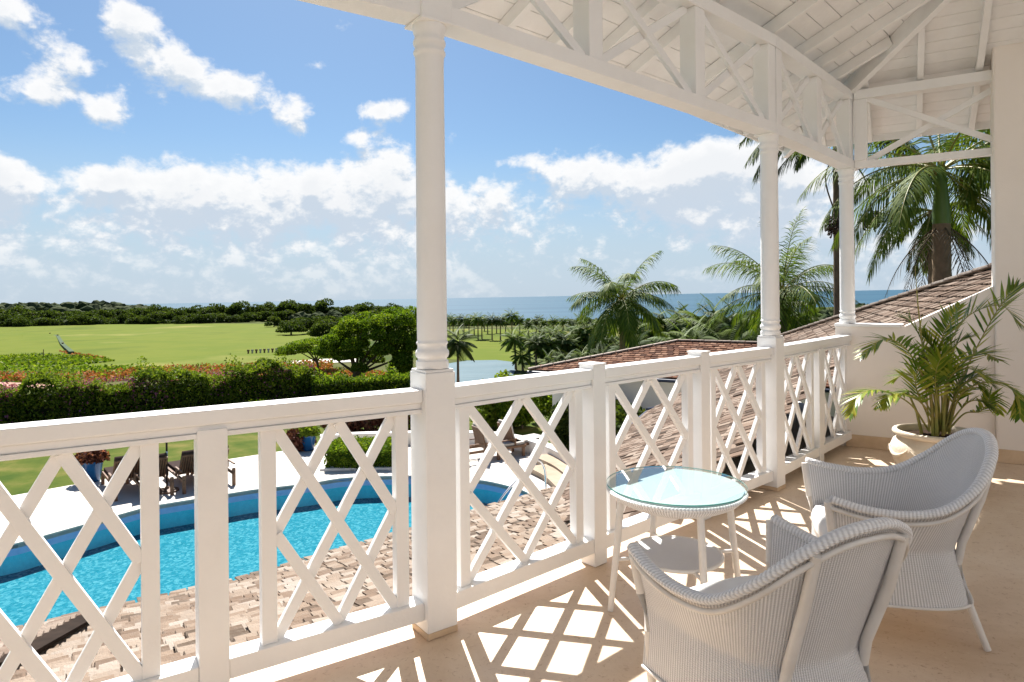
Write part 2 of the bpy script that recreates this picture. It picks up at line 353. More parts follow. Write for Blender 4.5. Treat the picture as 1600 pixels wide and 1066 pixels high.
def clear_material(name, tintc, ior, rough=0.0, bump=0.0, bscale=6, boost=1.0):
    m = bpy.data.materials.new(name); m.use_nodes = True; T = NT(m.node_tree); T.n.clear()
    fr = T.new('ShaderNodeFresnel'); fr.inputs[0].default_value = ior; tr = T.new('ShaderNodeBsdfTransparent'); tr.inputs[0].default_value = (*tintc, 1)
    gl = T.new('ShaderNodeBsdfGlossy'); gl.inputs['Roughness'].default_value = rough; mx = T.new('ShaderNodeMixShader'); o = T.new('ShaderNodeOutputMaterial')
    if bump:
        v = T.new('ShaderNodeTexCoord').outputs['Object']; bn = T.new('ShaderNodeBump'); bn.inputs['Strength'].default_value = bump; bn.inputs['Distance'].default_value = .05
        T.put(bn.inputs['Height'], T.noise(v, bscale, 3, .6, dist=.5)); T.l.new(bn.outputs[0], gl.inputs['Normal']); T.l.new(bn.outputs[0], fr.inputs['Normal'])
    ge = T.new('ShaderNodeNewGeometry'); bf = T.m('SUBTRACT', 1.0, ge.outputs['Backfacing'])
    T.put(mx.inputs[0], T.m('MULTIPLY', T.m('MULTIPLY', fr.outputs[0], boost, clamp=True), bf)); T.l.new(tr.outputs[0], mx.inputs[1]); T.l.new(gl.outputs[0], mx.inputs[2]); T.l.new(mx.outputs[0], o.inputs[0]); return m
M['water'] = clear_material('pool_water', (.93, .99, .99), 1.33, .02, .5, 5, boost=.22)
M['glass'] = clear_material('table_glass', (.93, .98, .97), 1.55, .0, boost=1.6)
def pool_material():
    m = bpy.data.materials.new('pool_mosaic'); m.use_nodes = True; T = NT(m.node_tree); b = T.n['Principled BSDF']
    v = T.new('ShaderNodeTexCoord').outputs['Object']
    vo = T.new('ShaderNodeTexVoronoi', feature='DISTANCE_TO_EDGE'); T.put(vo.inputs['Vector'], T.mix(.12, v, T.noise(v, 2, 3))); vo.inputs['Scale'].default_value = 3.2
    vo2 = T.new('ShaderNodeTexVoronoi'); T.put(vo2.inputs['Vector'], v); vo2.inputs['Scale'].default_value = 20
    c = T.ramp(vo2.outputs['Color'], [(.1, (.010, .13, .18)), (.5, (.020, .165, .225)), (.9, (.07, .25, .30))])
    T.put(b.inputs['Base Color'], c); b.inputs['Roughness'].default_value = .8; b.inputs['Specular IOR Level'].default_value = .0; return m
M['pool'] = pool_material()
def sea_material(name, c1, c2, sx):
    m = bpy.data.materials.new(name); m.use_nodes = True; T = NT(m.node_tree); b = T.n['Principled BSDF']
    v = T.new('ShaderNodeTexCoord').outputs['Object']; mp = T.new('ShaderNodeMapping'); T.l.new(v, mp.inputs[0]); mp.inputs['Scale'].default_value = sx
    f = T.noise(mp.outputs[0], 1.0, 5, .6)
    T.put(b.inputs['Base Color'], T.ramp(f, [(.35, c1), (.65, c2)])); b.inputs['Roughness'].default_value = .55; b.inputs['Specular IOR Level'].default_value = .07
    bn = T.new('ShaderNodeBump'); bn.inputs['Strength'].default_value = .5; bn.inputs['Distance'].default_value = 1.0; T.put(bn.inputs['Height'], f); T.l.new(bn.outputs[0], b.inputs['Normal']); return m
M['sea'] = sea_material('sea_water', (.020, .065, .105), (.035, .092, .135), (.0004, .0022, .001))
M['pond'] = sea_material('pond_water', (.07, .12, .14), (.09, .14, .16), (.08, .2, .1))
# ================================================================ THE VERANDAH
N1 = Vector((-.3505, 2.85)); N2 = Vector((1.932, 4.886)); N3 = Vector((3.235, 6.275))
D0 = Vector((.843, .538)).normalized(); N0 = N1 - D0 * 3.06; NM = N1 - D0 * 6.1
DE = Vector((.857, -.515)).normalized(); NE = N3 + DE * 4.2
E_ = Vector((3.165, 6.209))                              # floor corner of the end wall
def inn(a, b):
    d = (b - a).normalized(); return Vector((d.y, -d.x))
SEG = [(N0, N1), (N1, N2), (N2, N3), (N3, NE)]
NRM = [inn(a, b) for a, b in SEG]
def dist(i, p): return (Vector((p[0], p[1])) - SEG[i][0]).dot(NRM[i])
H2 = NRM[1]                                               # the added bounce wall runs parallel to the middle railing
def off_line(i, d):                                       # a point and direction of an offset line
    return SEG[i][0] + NRM[i] * d, (SEG[i][1] - SEG[i][0]).normalized()
def isect(p, d, q, e):
    den = d.x * e.y - d.y * e.x; t = ((q.x - p.x) * e.y - (q.y - p.y) * e.x) / den; return p + d * t
def edge_pts(d, dend=None):
    """corner points of the verandah outline moved inwards by d"""
    l0, l1, l2 = (off_line(i, d) for i in (0, 1, 2)); le = off_line(3, d if dend is None else dend)
    return [NM + NRM[0] * d, isect(*l0, *l1), isect(*l1, *l2), isect(*l2, *le)]
BOUNCE_D = 6.6
hp = SEG[1][0] + H2 * BOUNCE_D; hd = (N2 - N1).normalized()
hr = isect(hp, hd, E_, DE); hl = hp - hd * 9
out = edge_pts(-.13, -.25)
fl = [out[0], out[1], out[2], out[3], out[3] + DE * ((hr - E_).dot(DE) + .3), hl]
def slab(name, outer, z, mat, thick):
    bm = bmesh.new(); vs = [bm.verts.new((p[0], p[1], z)) for p in outer]; es = [bm.edges.new((vs[k], vs[(k + 1) % len(vs)])) for k in range(len(vs))]
    bmesh.ops.triangle_fill(bm, edges=es, use_beauty=True)
    r = bmesh.ops.extrude_face_region(bm, geom=list(bm.faces)); bmesh.ops.translate(bm, verts=[g for g in r['geom'] if isinstance(g, bmesh.types.BMVert)], vec=(0, 0, -thick)); bmesh.ops.recalc_face_normals(bm, faces=bm.faces)
    me = bpy.data.meshes.new(name); bm.to_mesh(me); bm.free(); o = link(name, me, mat=mat); tag(o, kind='structure'); return o
slab('floor', fl, 0.0, M['floor'], .26)

def frame2(p, d):                                         # matrix: local x along d, y outward, z up
    n = Vector((-d.y, d.x)); return Matrix(((d.x, n.x, 0, p.x), (d.y, n.y, 0, p.y), (0, 0, 1, 0), (0, 0, 0, 1)))
def put(name, mb, mat, parent, p, d, smooth=None, bevel=.003, label=None):
    me = mb.mesh(name, mat, smooth, bevel); me.transform(frame2(p, d)); o = link(name, me, parent)
    if label: o['label'] = label
    return o
BAR = {'w': .042, 't': .026}
def lattice(parent, p, d, x0, x1, z0=.15, z1=.956):
    """a lattice panel between two stiles: full cross plus a diamond through the edge middles"""
    for a in (x0, x1):
        m = MB(); m.box(a - .028, a + .028, -.024, .024, z0, z1); put('stile', m, M['paint'], parent, p, d)
    a, b = x0 + .028, x1 - .028; c = (a + b) / 2; zc = (z0 + z1) / 2
    lines = [((a, z1), (b, z0), 0), ((a, z0), (b, z1), 1), ((c, z1), (b, zc), 0), ((a, zc), (c, z0), 0), ((a, zc), (c, z1), 1), ((c, z0), (b, zc), 1)]
    for (xa, za), (xb, zb), side in lines:
        m = MB(); y = .006 if side else -.0075; L = Vector((xb - xa, 0, zb - za)).normalized() * .012
        m.bar(Vector((xa, y, za)) - L * 0, Vector((xb, y, zb)), .024, BAR['w'], up=Vector((-(zb - za), 0, xb - xa)))
        put('lath', m, M['paint'], parent, p, d, bevel=.002)
def railing(label, a, b, newels, cap_above, trim0=.07, trim1=.07, own=None, gn=.085):
    t = empty('lattice_railing', (0, 0, 0)); tag(t, label, 'railing', 'white lattice railings along the verandah edge')
    d = (b - a).normalized(); L = (b - a).length
    cuts = [trim0] + [n for n in newels] + [L - trim1]
    # hand rail: in one run, or cut at the newels where their caps stand above it
    runs = [(trim0, L - trim1)] if not cap_above else [(cuts[i] + (.052 if i else 0), cuts[i + 1] - (.052 if i < len(cuts) - 2 else 0)) for i in range(len(cuts) - 1)]
    for x0, x1 in runs:
        m = MB(); m.box(x0, x1, -.052, .052, 1.003, 1.057); r = put('hand_rail', m, M['paint'], t, a, d, bevel=.006)
        m = MB(); m.box(x0, x1, -.036, .036, .974, 1.0025); put('rail_moulding', m, M['paint'], r, a, d, bevel=.006)
        m = MB(); m.box(x0, x1, -.043, .043, .956, .9735); put('rail_moulding', m, M['paint'], r, a, d, bevel=.003)
    for i in range(len(cuts) - 1):
        x0 = cuts[i] + (.0505 if i else 0); x1 = cuts[i + 1] - (.0505 if i < len(cuts) - 2 else 0)
        m = MB(); m.box(x0, x1, -.046, .046, .075, .15); put('bottom_rail', m, M['paint'], t, a, d, bevel=.004)
        lattice(t, a, d, x0 + (gn if i else .085), x1 - (gn if i < len(cuts) - 2 else .085))
    for n in newels:
        m = MB(); m.box(n - .05, n + .05, -.0505, .0505, .002, 1.075 if cap_above else .985); nw = put('newel_post', m, M['paint'], t, a, d, bevel=.003)
        if cap_above:
            m = MB(); m.box(n - .054, n + .054, -.055, .055, 1.0755, 1.086); put('newel_cap', m, M['paint'], nw, a, d, bevel=.004)
        for q in (-.02, .02): pass
    return t
railing('white lattice railing left of the tall front column, above the swimming pool', N0, N1, [1.28, 2.171], False, gn=.145)
railing('white lattice railing behind the glass table, between the front and second columns', N1, N2, [1.05, 2.09], True)
railing('white lattice railing beyond the second column, running to the potted palm wall', N2, N3, [.96], False, trim1=.10)
railing('white lattice railing at the far left end, before the frame', NM, N0, [1.0, 2.0], False)

def column(label, p, ang, zb, pedestal=True):
    t = empty('round_column', (p.x, p.y, 0)); tag(t, label, 'column', 'turned white columns of the verandah')
    t.rotation_euler = (0, 0, ang)
    if pedestal:
        m = MB(); m.box(-.0725, .0725, -.0725, .0725, 0.028, zb - .012); m.build('pedestal', M['paint'], t, bevel=.005)
        m = MB(); m.box(-.068, .068, -.068, .068, zb - .012, zb); m.build('pedestal_top', M['paint'], t, bevel=.004)
        m = MB(); m.box(-.0735, .0735, -.0735, .0735, 0.001, .028); m.build('footing', M['stone'], t, bevel=.003)
    def ring(z, r, h, base=.064): return [(base, z - h), (r - .003, z - h * .7), (r, z - h * .25), (r, z + h * .25), (r - .003, z + h * .7), (base, z + h)]
    m = MB(); m.lathe([(.060, zb), (.070, zb + .003), (.072, zb + .018), (.070, zb + .034), (.063, zb + .038)] + ring(zb + .066, .073, .020) + ring(zb + .112, .069, .010) + [(.0655, zb + .135)], 40)
    m.build('base_moulding', M['paint'], t, smooth=.9)
    m = MB(); m.lathe([(.0655, zb + .135), (.0645, 1.8), (.0615, 2.46)], 40); m.build('shaft', M['paint'], t, smooth=.9)
    m = MB(); m.lathe([(.0615, 2.46), (.063, 2.49)] + ring(2.512, .070, .014, .063) + ring(2.556, .071, .016, .064) + [(.064, 2.585), (.070, 2.60), (.074, 2.618), (.074, 2.628)], 40)
    m.build('capital_moulding', M['paint'], t, smooth=.9)
    m = MB(); m.box(-.08, .08, -.08, .08, 2.628, 2.640); m.build('abacus', M['paint'], t, bevel=.003)
    return t
column('tall white turned column standing nearest, on a square pedestal at the bend of the railing', N1, math.radians(90 - 54), 1.14)
column('second white turned column, on a square pedestal behind the glass table', N2, math.radians(90 - 45), 1.14)
column('short-based white turned column standing on the corner of the end wall', N3 + Vector((-.012, 0)), math.radians(90 - 50), 1.165, pedestal=False)
column('white turned column beyond the left edge of the picture', N0, math.radians(90 - 57), 1.14)

# frieze trusses over the columns
def frieze(label, a, b, posts, i, la=0., lb=0., thin=False):
    t = empty('frieze_truss', (0, 0, 0)); tag(t, label, 'truss', 'open white trusses under the verandah roof')
    d = (b - a).normalized(); L = (b - a).length
    if thin:
        m = MB(); m.box(.062, L, -.035, .035, 2.64, 2.705); put('lower_chord', m, M['paint'], t, a, d, bevel=.004)
    else:
        m = MB(); m.box(-la, L + lb, -.065, .065, 2.641, 2.72); put('lower_chord', m, M['paint'], t, a, d, bevel=.004)
    m = MB(); m.box(.062 if thin else -la, L + lb, -.065, .065, 3.285, 3.372); put('upper_chord', m, M['paint'], t, a, d, bevel=.004)
    z0 = 2.705 if thin else 2.72
    for x in posts:
        m = MB(); m.box(x - .055, x + .055, -.06, .06, z0 - (.07 if False else 0), 3.285); put('truss_post', m, M['paint'], t, a, d, bevel=.008)
    for k in range(len(posts) - 1):
        x0, x1 = posts[k] + .055, posts[k + 1] - .055
        for s in (0, 1):
            m = MB(); za, zb = (z0, 3.285) if s else (3.285, z0)
            m.bar((x0, .014 if s else -.014, za), (x1, .014 if s else -.014, zb), .027, .052, up=Vector((-(zb - za), 0, x1 - x0)))
            put('brace', m, M['paint'], t, a, d, bevel=.003)
frieze('open white frieze with crossed braces at top left, left of the tall column', N0, N1, [0, 1.02, 2.04, 3.0], 0)
frieze('open white frieze with crossed braces between the tall and the second column', N1, N2, [.0, 1.04, 2.05, 3.0], 1, la=.0)
m = MB(); m.box(-.074, .074, -.074, .074, 2.6405, 3.378); kp = m.build('king_post', M['paint'], bpy.data.objects['frieze_truss.001'], bevel=.006); kp.location = (N1.x, N1.y, 0); kp.rotation_euler = (0, 0, math.radians(36))
frieze('open white frieze with crossed braces from the second column to the corner', N2, N3, [.06, .95, 1.84], 2, lb=.06)
frieze('open white frieze over the end wall with two long crossed braces', N3, N3 + DE * 1.32, [0.117, 1.32], 3, thin=True)

# roof over the verandah
PITCH = .414; ZC = 3.475
roof_t = empty('verandah_roof', (0, 0, 0)); tag(roof_t, 'white boarded verandah roof seen from below with exposed rafters', 'roof')
def clip(poly, f):
    o = []
    for k in range(len(poly)):
        p, q = poly[k], poly[(k + 1) % len(poly)]; a, b = f(p), f(q)
        if a >= 0: o.append(p)
        if (a >= 0) != (b >= 0): o.append(p + (q - p) * (a / (a - b)))
    return o
def owner(p, mar=0):
    ds = [dist(j, p) for j in range(4)]; k = max(range(3), key=lambda j: ds[j])
    top = sorted(ds[:3])
    if abs(ds[3] - ds[k]) < mar: return None
    if ds[3] < ds[2]: return 3
    return k if top[2] - top[1] >= mar else None
def region(poly, i, eps=0.0):
    for j in range(4):
        if j != i and (i < 3 or j == 2):
            sg = 1 if (i == 3 or j == 3) else -1              # corners along the railing are valleys, the one at the end wall is a hip
            poly = clip(poly, lambda p, j=j: sg * (dist(j, p) - dist(i, p)) - eps)
        if len(poly) < 3: return None
    poly = clip(poly, lambda p: 3.3 - dist(1, p))  # roof ends short here so sunlight reaches the added wall behind
    return poly if len(poly) >= 3 else None
for i in range(4):
    a, b = SEG[i]; d = (b - a).normalized(); n = NRM[i]; L = (b - a).length
    t0, t1 = (-4.5, L + 7) if i != 3 else (-7, L + 3)
    if i == 0: t0 = -5.0
    zf = lambda p, i=i: ZC + PITCH * dist(i, p)
    k = 0; x = -.85
    while x < 5.2:
        poly = [a + d * t0 + n * x, a + d * t1 + n * x, a + d * t1 + n * (x + .127), a + d * t0 + n * (x + .127)]
        poly = region(poly, i)
        if poly:
            m = MB(); m.prism([(p.x, p.y) for p in poly], zf, lambda p: zf(p) + .018 + 0); m.build('plank', M['ceiling'], roof_t, bevel=0)
        x += .132
    poly = region([a + d * t0 + n * -.86, a + d * t1 + n * -.86, a + d * t1 + n * 5.4, a + d * t0 + n * 5.4], i)
    if poly:
        m = MB(); m.prism([(p.x, p.y) for p in poly], lambda p: zf(p) + .02, lambda p: zf(p) + .07); m.build('roof_covering', M['tile_far'], roof_t)
    # rafters
    t = -4.4 if i != 3 else -6
    while t < t1:
        p0 = a + d * t; okx = [x for x in np.arange(-.84, 4.6, .02) if owner(p0 + n * x, .03) == i and dist(1, p0 + n * x) < 3.2]
        if len(okx) > 12:
            q0, q1 = p0 + n * okx[0], p0 + n * okx[-1]
            m = MB(); h = .046
            m.bar((q0.x, q0.y, ZC + PITCH * okx[0] - h - .003), (q1.x, q1.y, ZC + PITCH * okx[-1] - h - .003), .05, .085); m.build('rafter', M['ceiling'], roof_t, bevel=.003)
        t += .44 if i == 3 else .42
# hips: along the lines where two roof faces meet
def hip(i, j, start, w=.055, h=.13):
    # direction with equal distance growth
    n = (NRM[i] - NRM[j]); dd = Vector((-n.y, n.x)).normalized()
    if dd.dot(NRM[i]) < 0: dd = -dd
    g = dd.dot(NRM[i]); L = [x for x in np.arange(-.85 / g, 6, .03) if owner(start + dd * x + (NRM[i] + NRM[j]) * 1e-3) in (i, j) and dist(1, start + dd * x) < 3.2]
    if not L: return
    p, q = start + dd * L[0], start + dd * L[-1]
    m = MB(); m.bar((p.x, p.y, ZC + PITCH * g * L[0] - h / 2 - .01), (q.x, q.y, ZC + PITCH * g * L[-1] - h / 2 - .01), w, h); m.build('hip_rafter', M['ceiling'], roof_t, bevel=.003)
hip(0, 1, N1, .04, .10); hip(1, 2, N2, .04, .10); hip(2, 3, N3, .06, .14)
eo = edge_pts(-.86); eo = [eo[0]] + eo[1:] + [eo[3] + DE * 6]
for k in range(len(eo) - 1):
    m = MB(); z = ZC - PITCH * .86 + .0; m.bar((eo[k].x, eo[k].y, z), (eo[k + 1].x, eo[k + 1].y, z), .025, .13); m.build('fascia', M['paint'], roof_t, bevel=.003)

# end wall with raked top, pier and skirting
wt = empty('end_wall', (E_.x, E_.y, 0)); tag(wt, 'cream stucco end wall with raked top behind the potted palm', 'wall')
def wall_piece(name, prof, y0, y1, mat, parent, bevel=.006):
    """profile in (t, z) along the end wall, y measured away from the verandah"""
    n = len(prof); m = MB()
    vs = [(t, y0, z) for t, z in prof] + [(t, y1, z) for t, z in prof]
    m.add(vs, [tuple(range(n)), tuple(range(n, 2 * n))[::-1]] + [(k, n + k, n + (k + 1) % n, (k + 1) % n) for k in range(n)])
    me = m.mesh(name, mat, None, bevel); F = frame2(Vector((0, 0)), DE); me.transform(F); return link(name, me, parent)
wall_piece('wall_face', [(-.02, -.3), (1.148, -.3), (1.148, 1.50), (.47, 1.135), (-.02, 1.135)], 0, .2, M['wall'], wt)
wall_piece('wall_cap', [(-.09, 1.1355), (.455, 1.1355), (.478, 1.162), (-.09, 1.162)], -.028, .225, M['paint'], wt)
wall_piece('pier', [(1.1485, -.3), (7.0, -.3), (7.0, 3.9), (1.1485, 3.66)], -.06, .2, M['wall'], wt, bevel=.02)
for k in range(14):
    t0 = .0 + k * .5; y = -.018 if t0 < 1.1 else -.078
    if t0 < 1.1 or True:
        a0, a1 = t0 + .002, t0 + .498
        if t0 == 1.0: a1 = 1.145
        wall_piece('skirting_tile', [(a0, .001), (a1, .001), (a1, .115), (a0, .115)], y, y + .0175, M['stone'], wt, bevel=.002)
wall_piece('skirting_tile', [(1.147, .001), (1.498, .001), (1.498, .115), (1.147, .115)], -.078, -.0605, M['stone'], wt, bevel=.002)
# corner block under the last column
m = MB(); m.box(-.115, .115, -.115, .115, -.2, 1.1345)
cb = put('corner_block', m, M['wall'], None, N3 + DE * .02 + Vector((-.0, .03)), DE, bevel=.006); tag(cb, 'square cream block at the corner, carrying the short column', 'pillar')
# added wall behind the viewer, out of view, placed to bounce sunlight in
hw = MB(); hw.box(-9, (hr - hp).length + .5, -.25, 0, -.25, 6); o = put('bounce_wall', hw, M['bounce_stucco'], None, hp, hd, bevel=0); tag(o, 'added stucco wall out of view behind the verandah, bouncing sunlight in', 'wall')
lw = MB(); lw.prism([(p.x, p.y) for p in (edge_pts(-.10, -.2)[0], *edge_pts(-.10, -.2)[1:], edge_pts(-.1, -.2)[3] + DE * 3)] + [(3.0, 0.5), (-5, -3)], -3.3, -.2605)
o = lw.build('lower_storey', M['wall']); tag(o, 'cream wall of the storey below the verandah', 'wall')

# ================================================================ THE ROOFS BELOW
o1 = -NRM[0]; o2 = -NRM[1]; aS = Vector((.384, .923)).normalized(); nS = Vector((aS.y, -aS.x)); E0 = Vector((.6, 8.07))
RA = 3.27; PA = .245; PS = .534; ZE = -.9
P1 = Vector((5.93, 8.03)); P2 = Vector((6.45, 15.9)); E1 = E0 + aS * 5.7
def zA1(p): return ZE + PA * (RA + dist(0, p))
def zA2(p): return ZE + PA * (RA + dist(1, p))
def dS(p): return (p - E0).dot(nS)
def zS(p): return ZE + PS * dS(p)
def cross(o, a, p): return (a.x - o.x) * (p.y - o.y) - (a.y - o.y) * (p.x - o.x)
hipd = (P2 - P1).normalized()
def inS(p):
    return dS(p) > -.02 and (p - E0).dot(aS) > -9 and cross(P1, P2, p) > -.02 and cross(E1, P2, p) < .02 and not (max(dist(0, p), dist(1, p), dist(2, p)) > -.20 and dist(3, p) > -.24)
def inA(p):
    return max(dist(0, p), dist(1, p)) > -RA - .02 and max(dist(0, p), dist(1, p), dist(2, p)) < -.20 and p.x > -9 and p.y > -1.0
def surf(p):
    a = inA(p); s = inS(p); A = max(zA1(p), zA2(p)); S = zS(p)
    if a and s: return ('S', S) if S >= A and dS(p) > 0 else (('A1' if zA1(p) >= zA2(p) else 'A2'), A)
    if a: return ('A1' if zA1(p) >= zA2(p) else 'A2'), A
    if s: return 'S', S
    return None, None
def tile_mesh(name, mat, w, l, th, k):
    r = random.Random(k); m = MB(); j = lambda: r.uniform(-.006, .006)
    vs = []
    for z in (0, 1):
        for (x, y) in ((-w / 2, 0), (w / 2, 0), (w / 2, l), (-w / 2, l)):
            vs.append((x + j(), y + (j() * 2 if y == 0 else 0), (th + (j() * .4 if y == 0 else -.004)) * z + .0))
    m.add(vs, [(0, 3, 2, 1), (4, 5, 6, 7), (0, 1, 5, 4), (1, 2, 6, 5), (2, 3, 7, 6), (3, 0, 4, 7)])
    return m.mesh(name, mat)
def lay_tiles(name, parent, faces, w=.115, ex=.095, th=.010, nmax=300, mat_o='tile_obj', mat_f='tile_face', thing_seed=1, visible=None):
    r = random.Random(thing_seed); protos = [tile_mesh('tile', M[mat_o], w * .93, ex * 1.5, th, k) for k in range(5)]
    pl = []
    for key, p0, al, up, pit, t0, t1, d0, d1, z0, test in faces:
        L = math.hypot(1, pit); nrow = int((d1 - d0) * L / ex) + 1
        for j in range(nrow):
            dd = d0 + j * ex / L; sh = r.random() * w; t = t0 + sh
            while t < t1:
                ww = w * r.uniform(.82, 1.1); q = p0 + al * (t + ww / 2) + up * (dd + ex * .3)
                if test(key, q):
                    lift = .008 + r.random() * .004 + (0.010 if r.random() < .04 else 0)
                    c = p0 + al * (t + ww / 2) + up * dd; z = z0 + pit * dd + lift
                    ang = math.atan(pit) - math.atan(.018 / ex) * .9 + r.uniform(-.008, .012)
                    Mx = Matrix(((al.x, up.x, 0, c.x), (al.y, up.y, 0, c.y), (0, 0, 1, z), (0, 0, 0, 1))) @ Matrix.Rotation(r.uniform(-.05, .05), 4, 'Z') @ Matrix.Rotation(ang, 4, 'X') @ Matrix.Diagonal((ww / w, r.uniform(.95, 1.08), 1, 1))
                    pl.append((Mx, (Vector((c.x, c.y, z)) - Vector((0, 0, EYE))).length, r.randrange(5), r.random(), (c.x, c.y)))
                t += ww + (r.uniform(.002, .012) if r.random() > .12 else r.uniform(.014, .026))
    vis = visible or (lambda c: abs(c[0] / max(c[1], .1)) < .85 and c[1] > 1.5)
    order = sorted(range(len(pl)), key=lambda k: (not vis(pl[k][4]), pl[k][1])); near = set(order[:nmax])
    V = []; F = []; TT = []
    base = [[v.co.copy() for v in p.vertices] for p in protos]; fb = [[tuple(f.vertices) for f in p.polygons] for p in protos]
    for k, (Mx, dd, v, tv, c) in enumerate(pl):
        if k in near:
            o = link('tile', protos[v], parent); o.matrix_local = Mx
        else:
            b0 = len(V); V += [tuple(Mx @ p) for p in base[v]]; F += [tuple(i + b0 for i in f) for f in fb[v]]; TT += [tv] * len(fb[v])
    if V:
        me = bpy.data.meshes.new('tile_run'); me.from_pydata(V, [], F); at = me.attributes.new('tint', 'FLOAT', 'FACE'); at.data.foreach_set('value', TT); me.materials.append(M[mat_f])
        o = link('tile_run', me, parent); tag(o, kind='stuff')
    return len(pl)
lr = empty('clay_roof', (0, 0, 0)); tag(lr, 'sunlit clay shingle roof just below the railing, sloping towards the pool', 'roof')
wr = empty('wing_roof', (0, 0, 0)); tag(wr, 'clay shingle wing roof rising to a slanting hip at right, beyond the second column', 'roof')
test = lambda key, q: surf(q)[0] == key
E01 = isect(SEG[0][0] - NRM[0] * RA, (N1 - N0).normalized(), SEG[1][0] - NRM[1] * RA, hd)
f1 = ('A1', E01, (N1 - N0).normalized(), NRM[0], PA, -8, 3, -.03, RA - .1, ZE, test)
f2 = ('A2', E01, hd, NRM[1], PA, -3, 5, -.03, RA - .1, ZE, test)
f3 = ('S', E0, aS, nS, PS, -8, 13, -.03, 7.5, ZE, test)
lay_tiles('tile', lr, [f1, f2], thing_seed=3, visible=lambda c: abs(c[0] / max(c[1], .1)) < .82 and c[1] > 2.4 and (1.1 + .9) / c[1] < .62)
lay_tiles('tile', wr, [f3], thing_seed=4, mat_o='tileb_obj', mat_f='tileb_face', w=.155, ex=.14, visible=lambda c: c[0] / max(c[1], .1) < .76 and c[1] > 4.5 and dist(3, c) < -.2)
def underlay(name, keys, parent, x0, x1, y0, y1, st=.1):
    m = MB(); nx = int((x1 - x0) / st); ny = int((y1 - y0) / st); idx = {}
    for i in range(nx + 1):
        for j in range(ny + 1):
            p = Vector((x0 + i * st, y0 + j * st)); k, z = surf(p)
            if k in keys: idx[(i, j)] = len(m.v); m.v.append((p.x, p.y, z - .012))
    for (i, j) in list(idx):
        if all(q in idx for q in ((i + 1, j), (i, j + 1), (i + 1, j + 1))): m.f.append((idx[(i, j)], idx[(i + 1, j)], idx[(i + 1, j + 1)], idx[(i, j + 1)]))
    m.build(name, M['felt'], parent)
underlay('underlay', ('A1', 'A2'), lr, -9, 4, -1, 9); underlay('underlay', ('S',), wr, -1, 9, 4, 17)
def gutter(parent, a, b, z, r=.05):
    m = MB(); m.tube([(a.x, a.y, z), (b.x, b.y, z)], r, 8); m.build('gutter', M['gutter'], parent, smooth=.8)
gutter(wr, E0 + nS * -.05, E1 - nS * .05, ZE - .05); gutter(wr, E1 - nS * .05, P2 + Vector((0, .05)), ZE - .0 + .0)
m = MB(); wl = [E0 + nS * .35, E1 + nS * .35 - aS * .3, P2 + nS * .3 - aS * .4, P1]
m.prism([(p.x, p.y) for p in wl], -3.3, lambda p: zS(Vector(p)) - .05 if False else -1.0); m.build('wall', M['wall'], wr)
nt_ = 26
zhip = lambda p: zS(p)
for k in range(nt_):
    a = P1 + (P2 - P1) * (k / nt_); b = P1 + (P2 - P1) * ((k + .96) / nt_); m = MB()
    m.bar((a.x, a.y, zhip(a) + .035), (b.x, b.y, zhip(b) + .045), .15, .035); m.build('hip_tile', M['mortar'], wr, bevel=.008)
# far side of the wing roof falling away beyond the hip
m = MB(); q1 = P1 - hipd * 4; n4 = Vector((hipd.y, -hipd.x)); q2 = P2
m.add([(q1.x, q1.y, zhip(q1) - .03), (q2.x, q2.y, zhip(q2) - .03), (q2.x + n4.x * 5, q2.y + n4.y * 5, zhip(q2) - 1.9), (q1.x + n4.x * 5, q1.y + n4.y * 5, zhip(q1) - 1.9)], [(0, 1, 2, 3)]); m.build('far_slope', M['tile_far'], wr)
for k in range(8):
    a = q1 + (P1 - q1) * (k / 8); b = q1 + (P1 - q1) * ((k + .95) / 8); m = MB()
    m.bar((a.x, a.y, zhip(a) + .035), (b.x, b.y, zhip(b) + .045), .15, .035); m.build('hip_tile', M['mortar'], wr, bevel=.008)

# pavilion roof between the columns
pv = empty('pavilion', (4, 20, 0)); pv.location = (0, 0, 0); tag(pv, 'low pavilion with brown shingle hip roof beyond the railing', 'pavilion')
Lc = Vector((.50, 21.0)); aP = Vector((.848, -.53)).normalized(); nP = Vector((-aP.y, aP.x)); PP = .30; ZP = -.92
A_ = Lc + aP * 4.0 + nP * 2.85; ridge_end = A_ + aP * 5.5
def inP(key, q):
    d = (q - Lc).dot(nP); t = (q - Lc).dot(aP)
    return 0 <= d <= 2.86 and t * 2.85 > d * 4.0
lay_tiles('tile', pv, [('P', Lc, aP, nP, PP, 0, 13, 0, 2.86, ZP, inP)], nmax=0, mat_o='tile_far', mat_f='tile_far', w=.19, ex=.17, th=.03, thing_seed=9)
zr = ZP + PP * 2.85
m = MB(); Fp = [Lc, Lc + aP * 13, ridge_end + aP * 3.5, A_]
m.add([(Fp[0].x, Fp[0].y, ZP - .02), (Fp[1].x, Fp[1].y, ZP - .02), (Fp[2].x, Fp[2].y, zr - .02), (Fp[3].x, Fp[3].y, zr - .02)], [(0, 1, 2, 3)])
bk = Lc + nP * 6.0
m.add([(Lc.x, Lc.y, ZP - .02), (A_.x, A_.y, zr - .02), (bk.x + aP.x * 2, bk.y + aP.y * 2, ZP)], [(0, 1, 2)])
m.add([(A_.x, A_.y, zr - .02), (Fp[2].x, Fp[2].y, zr - .02), (Fp[2].x + nP.x * 3, Fp[2].y + nP.y * 3, ZP), (bk.x + aP.x * 2, bk.y + aP.y * 2, ZP)], [(0, 1, 2, 3)])
m.build('underlay', M['felt'], pv)
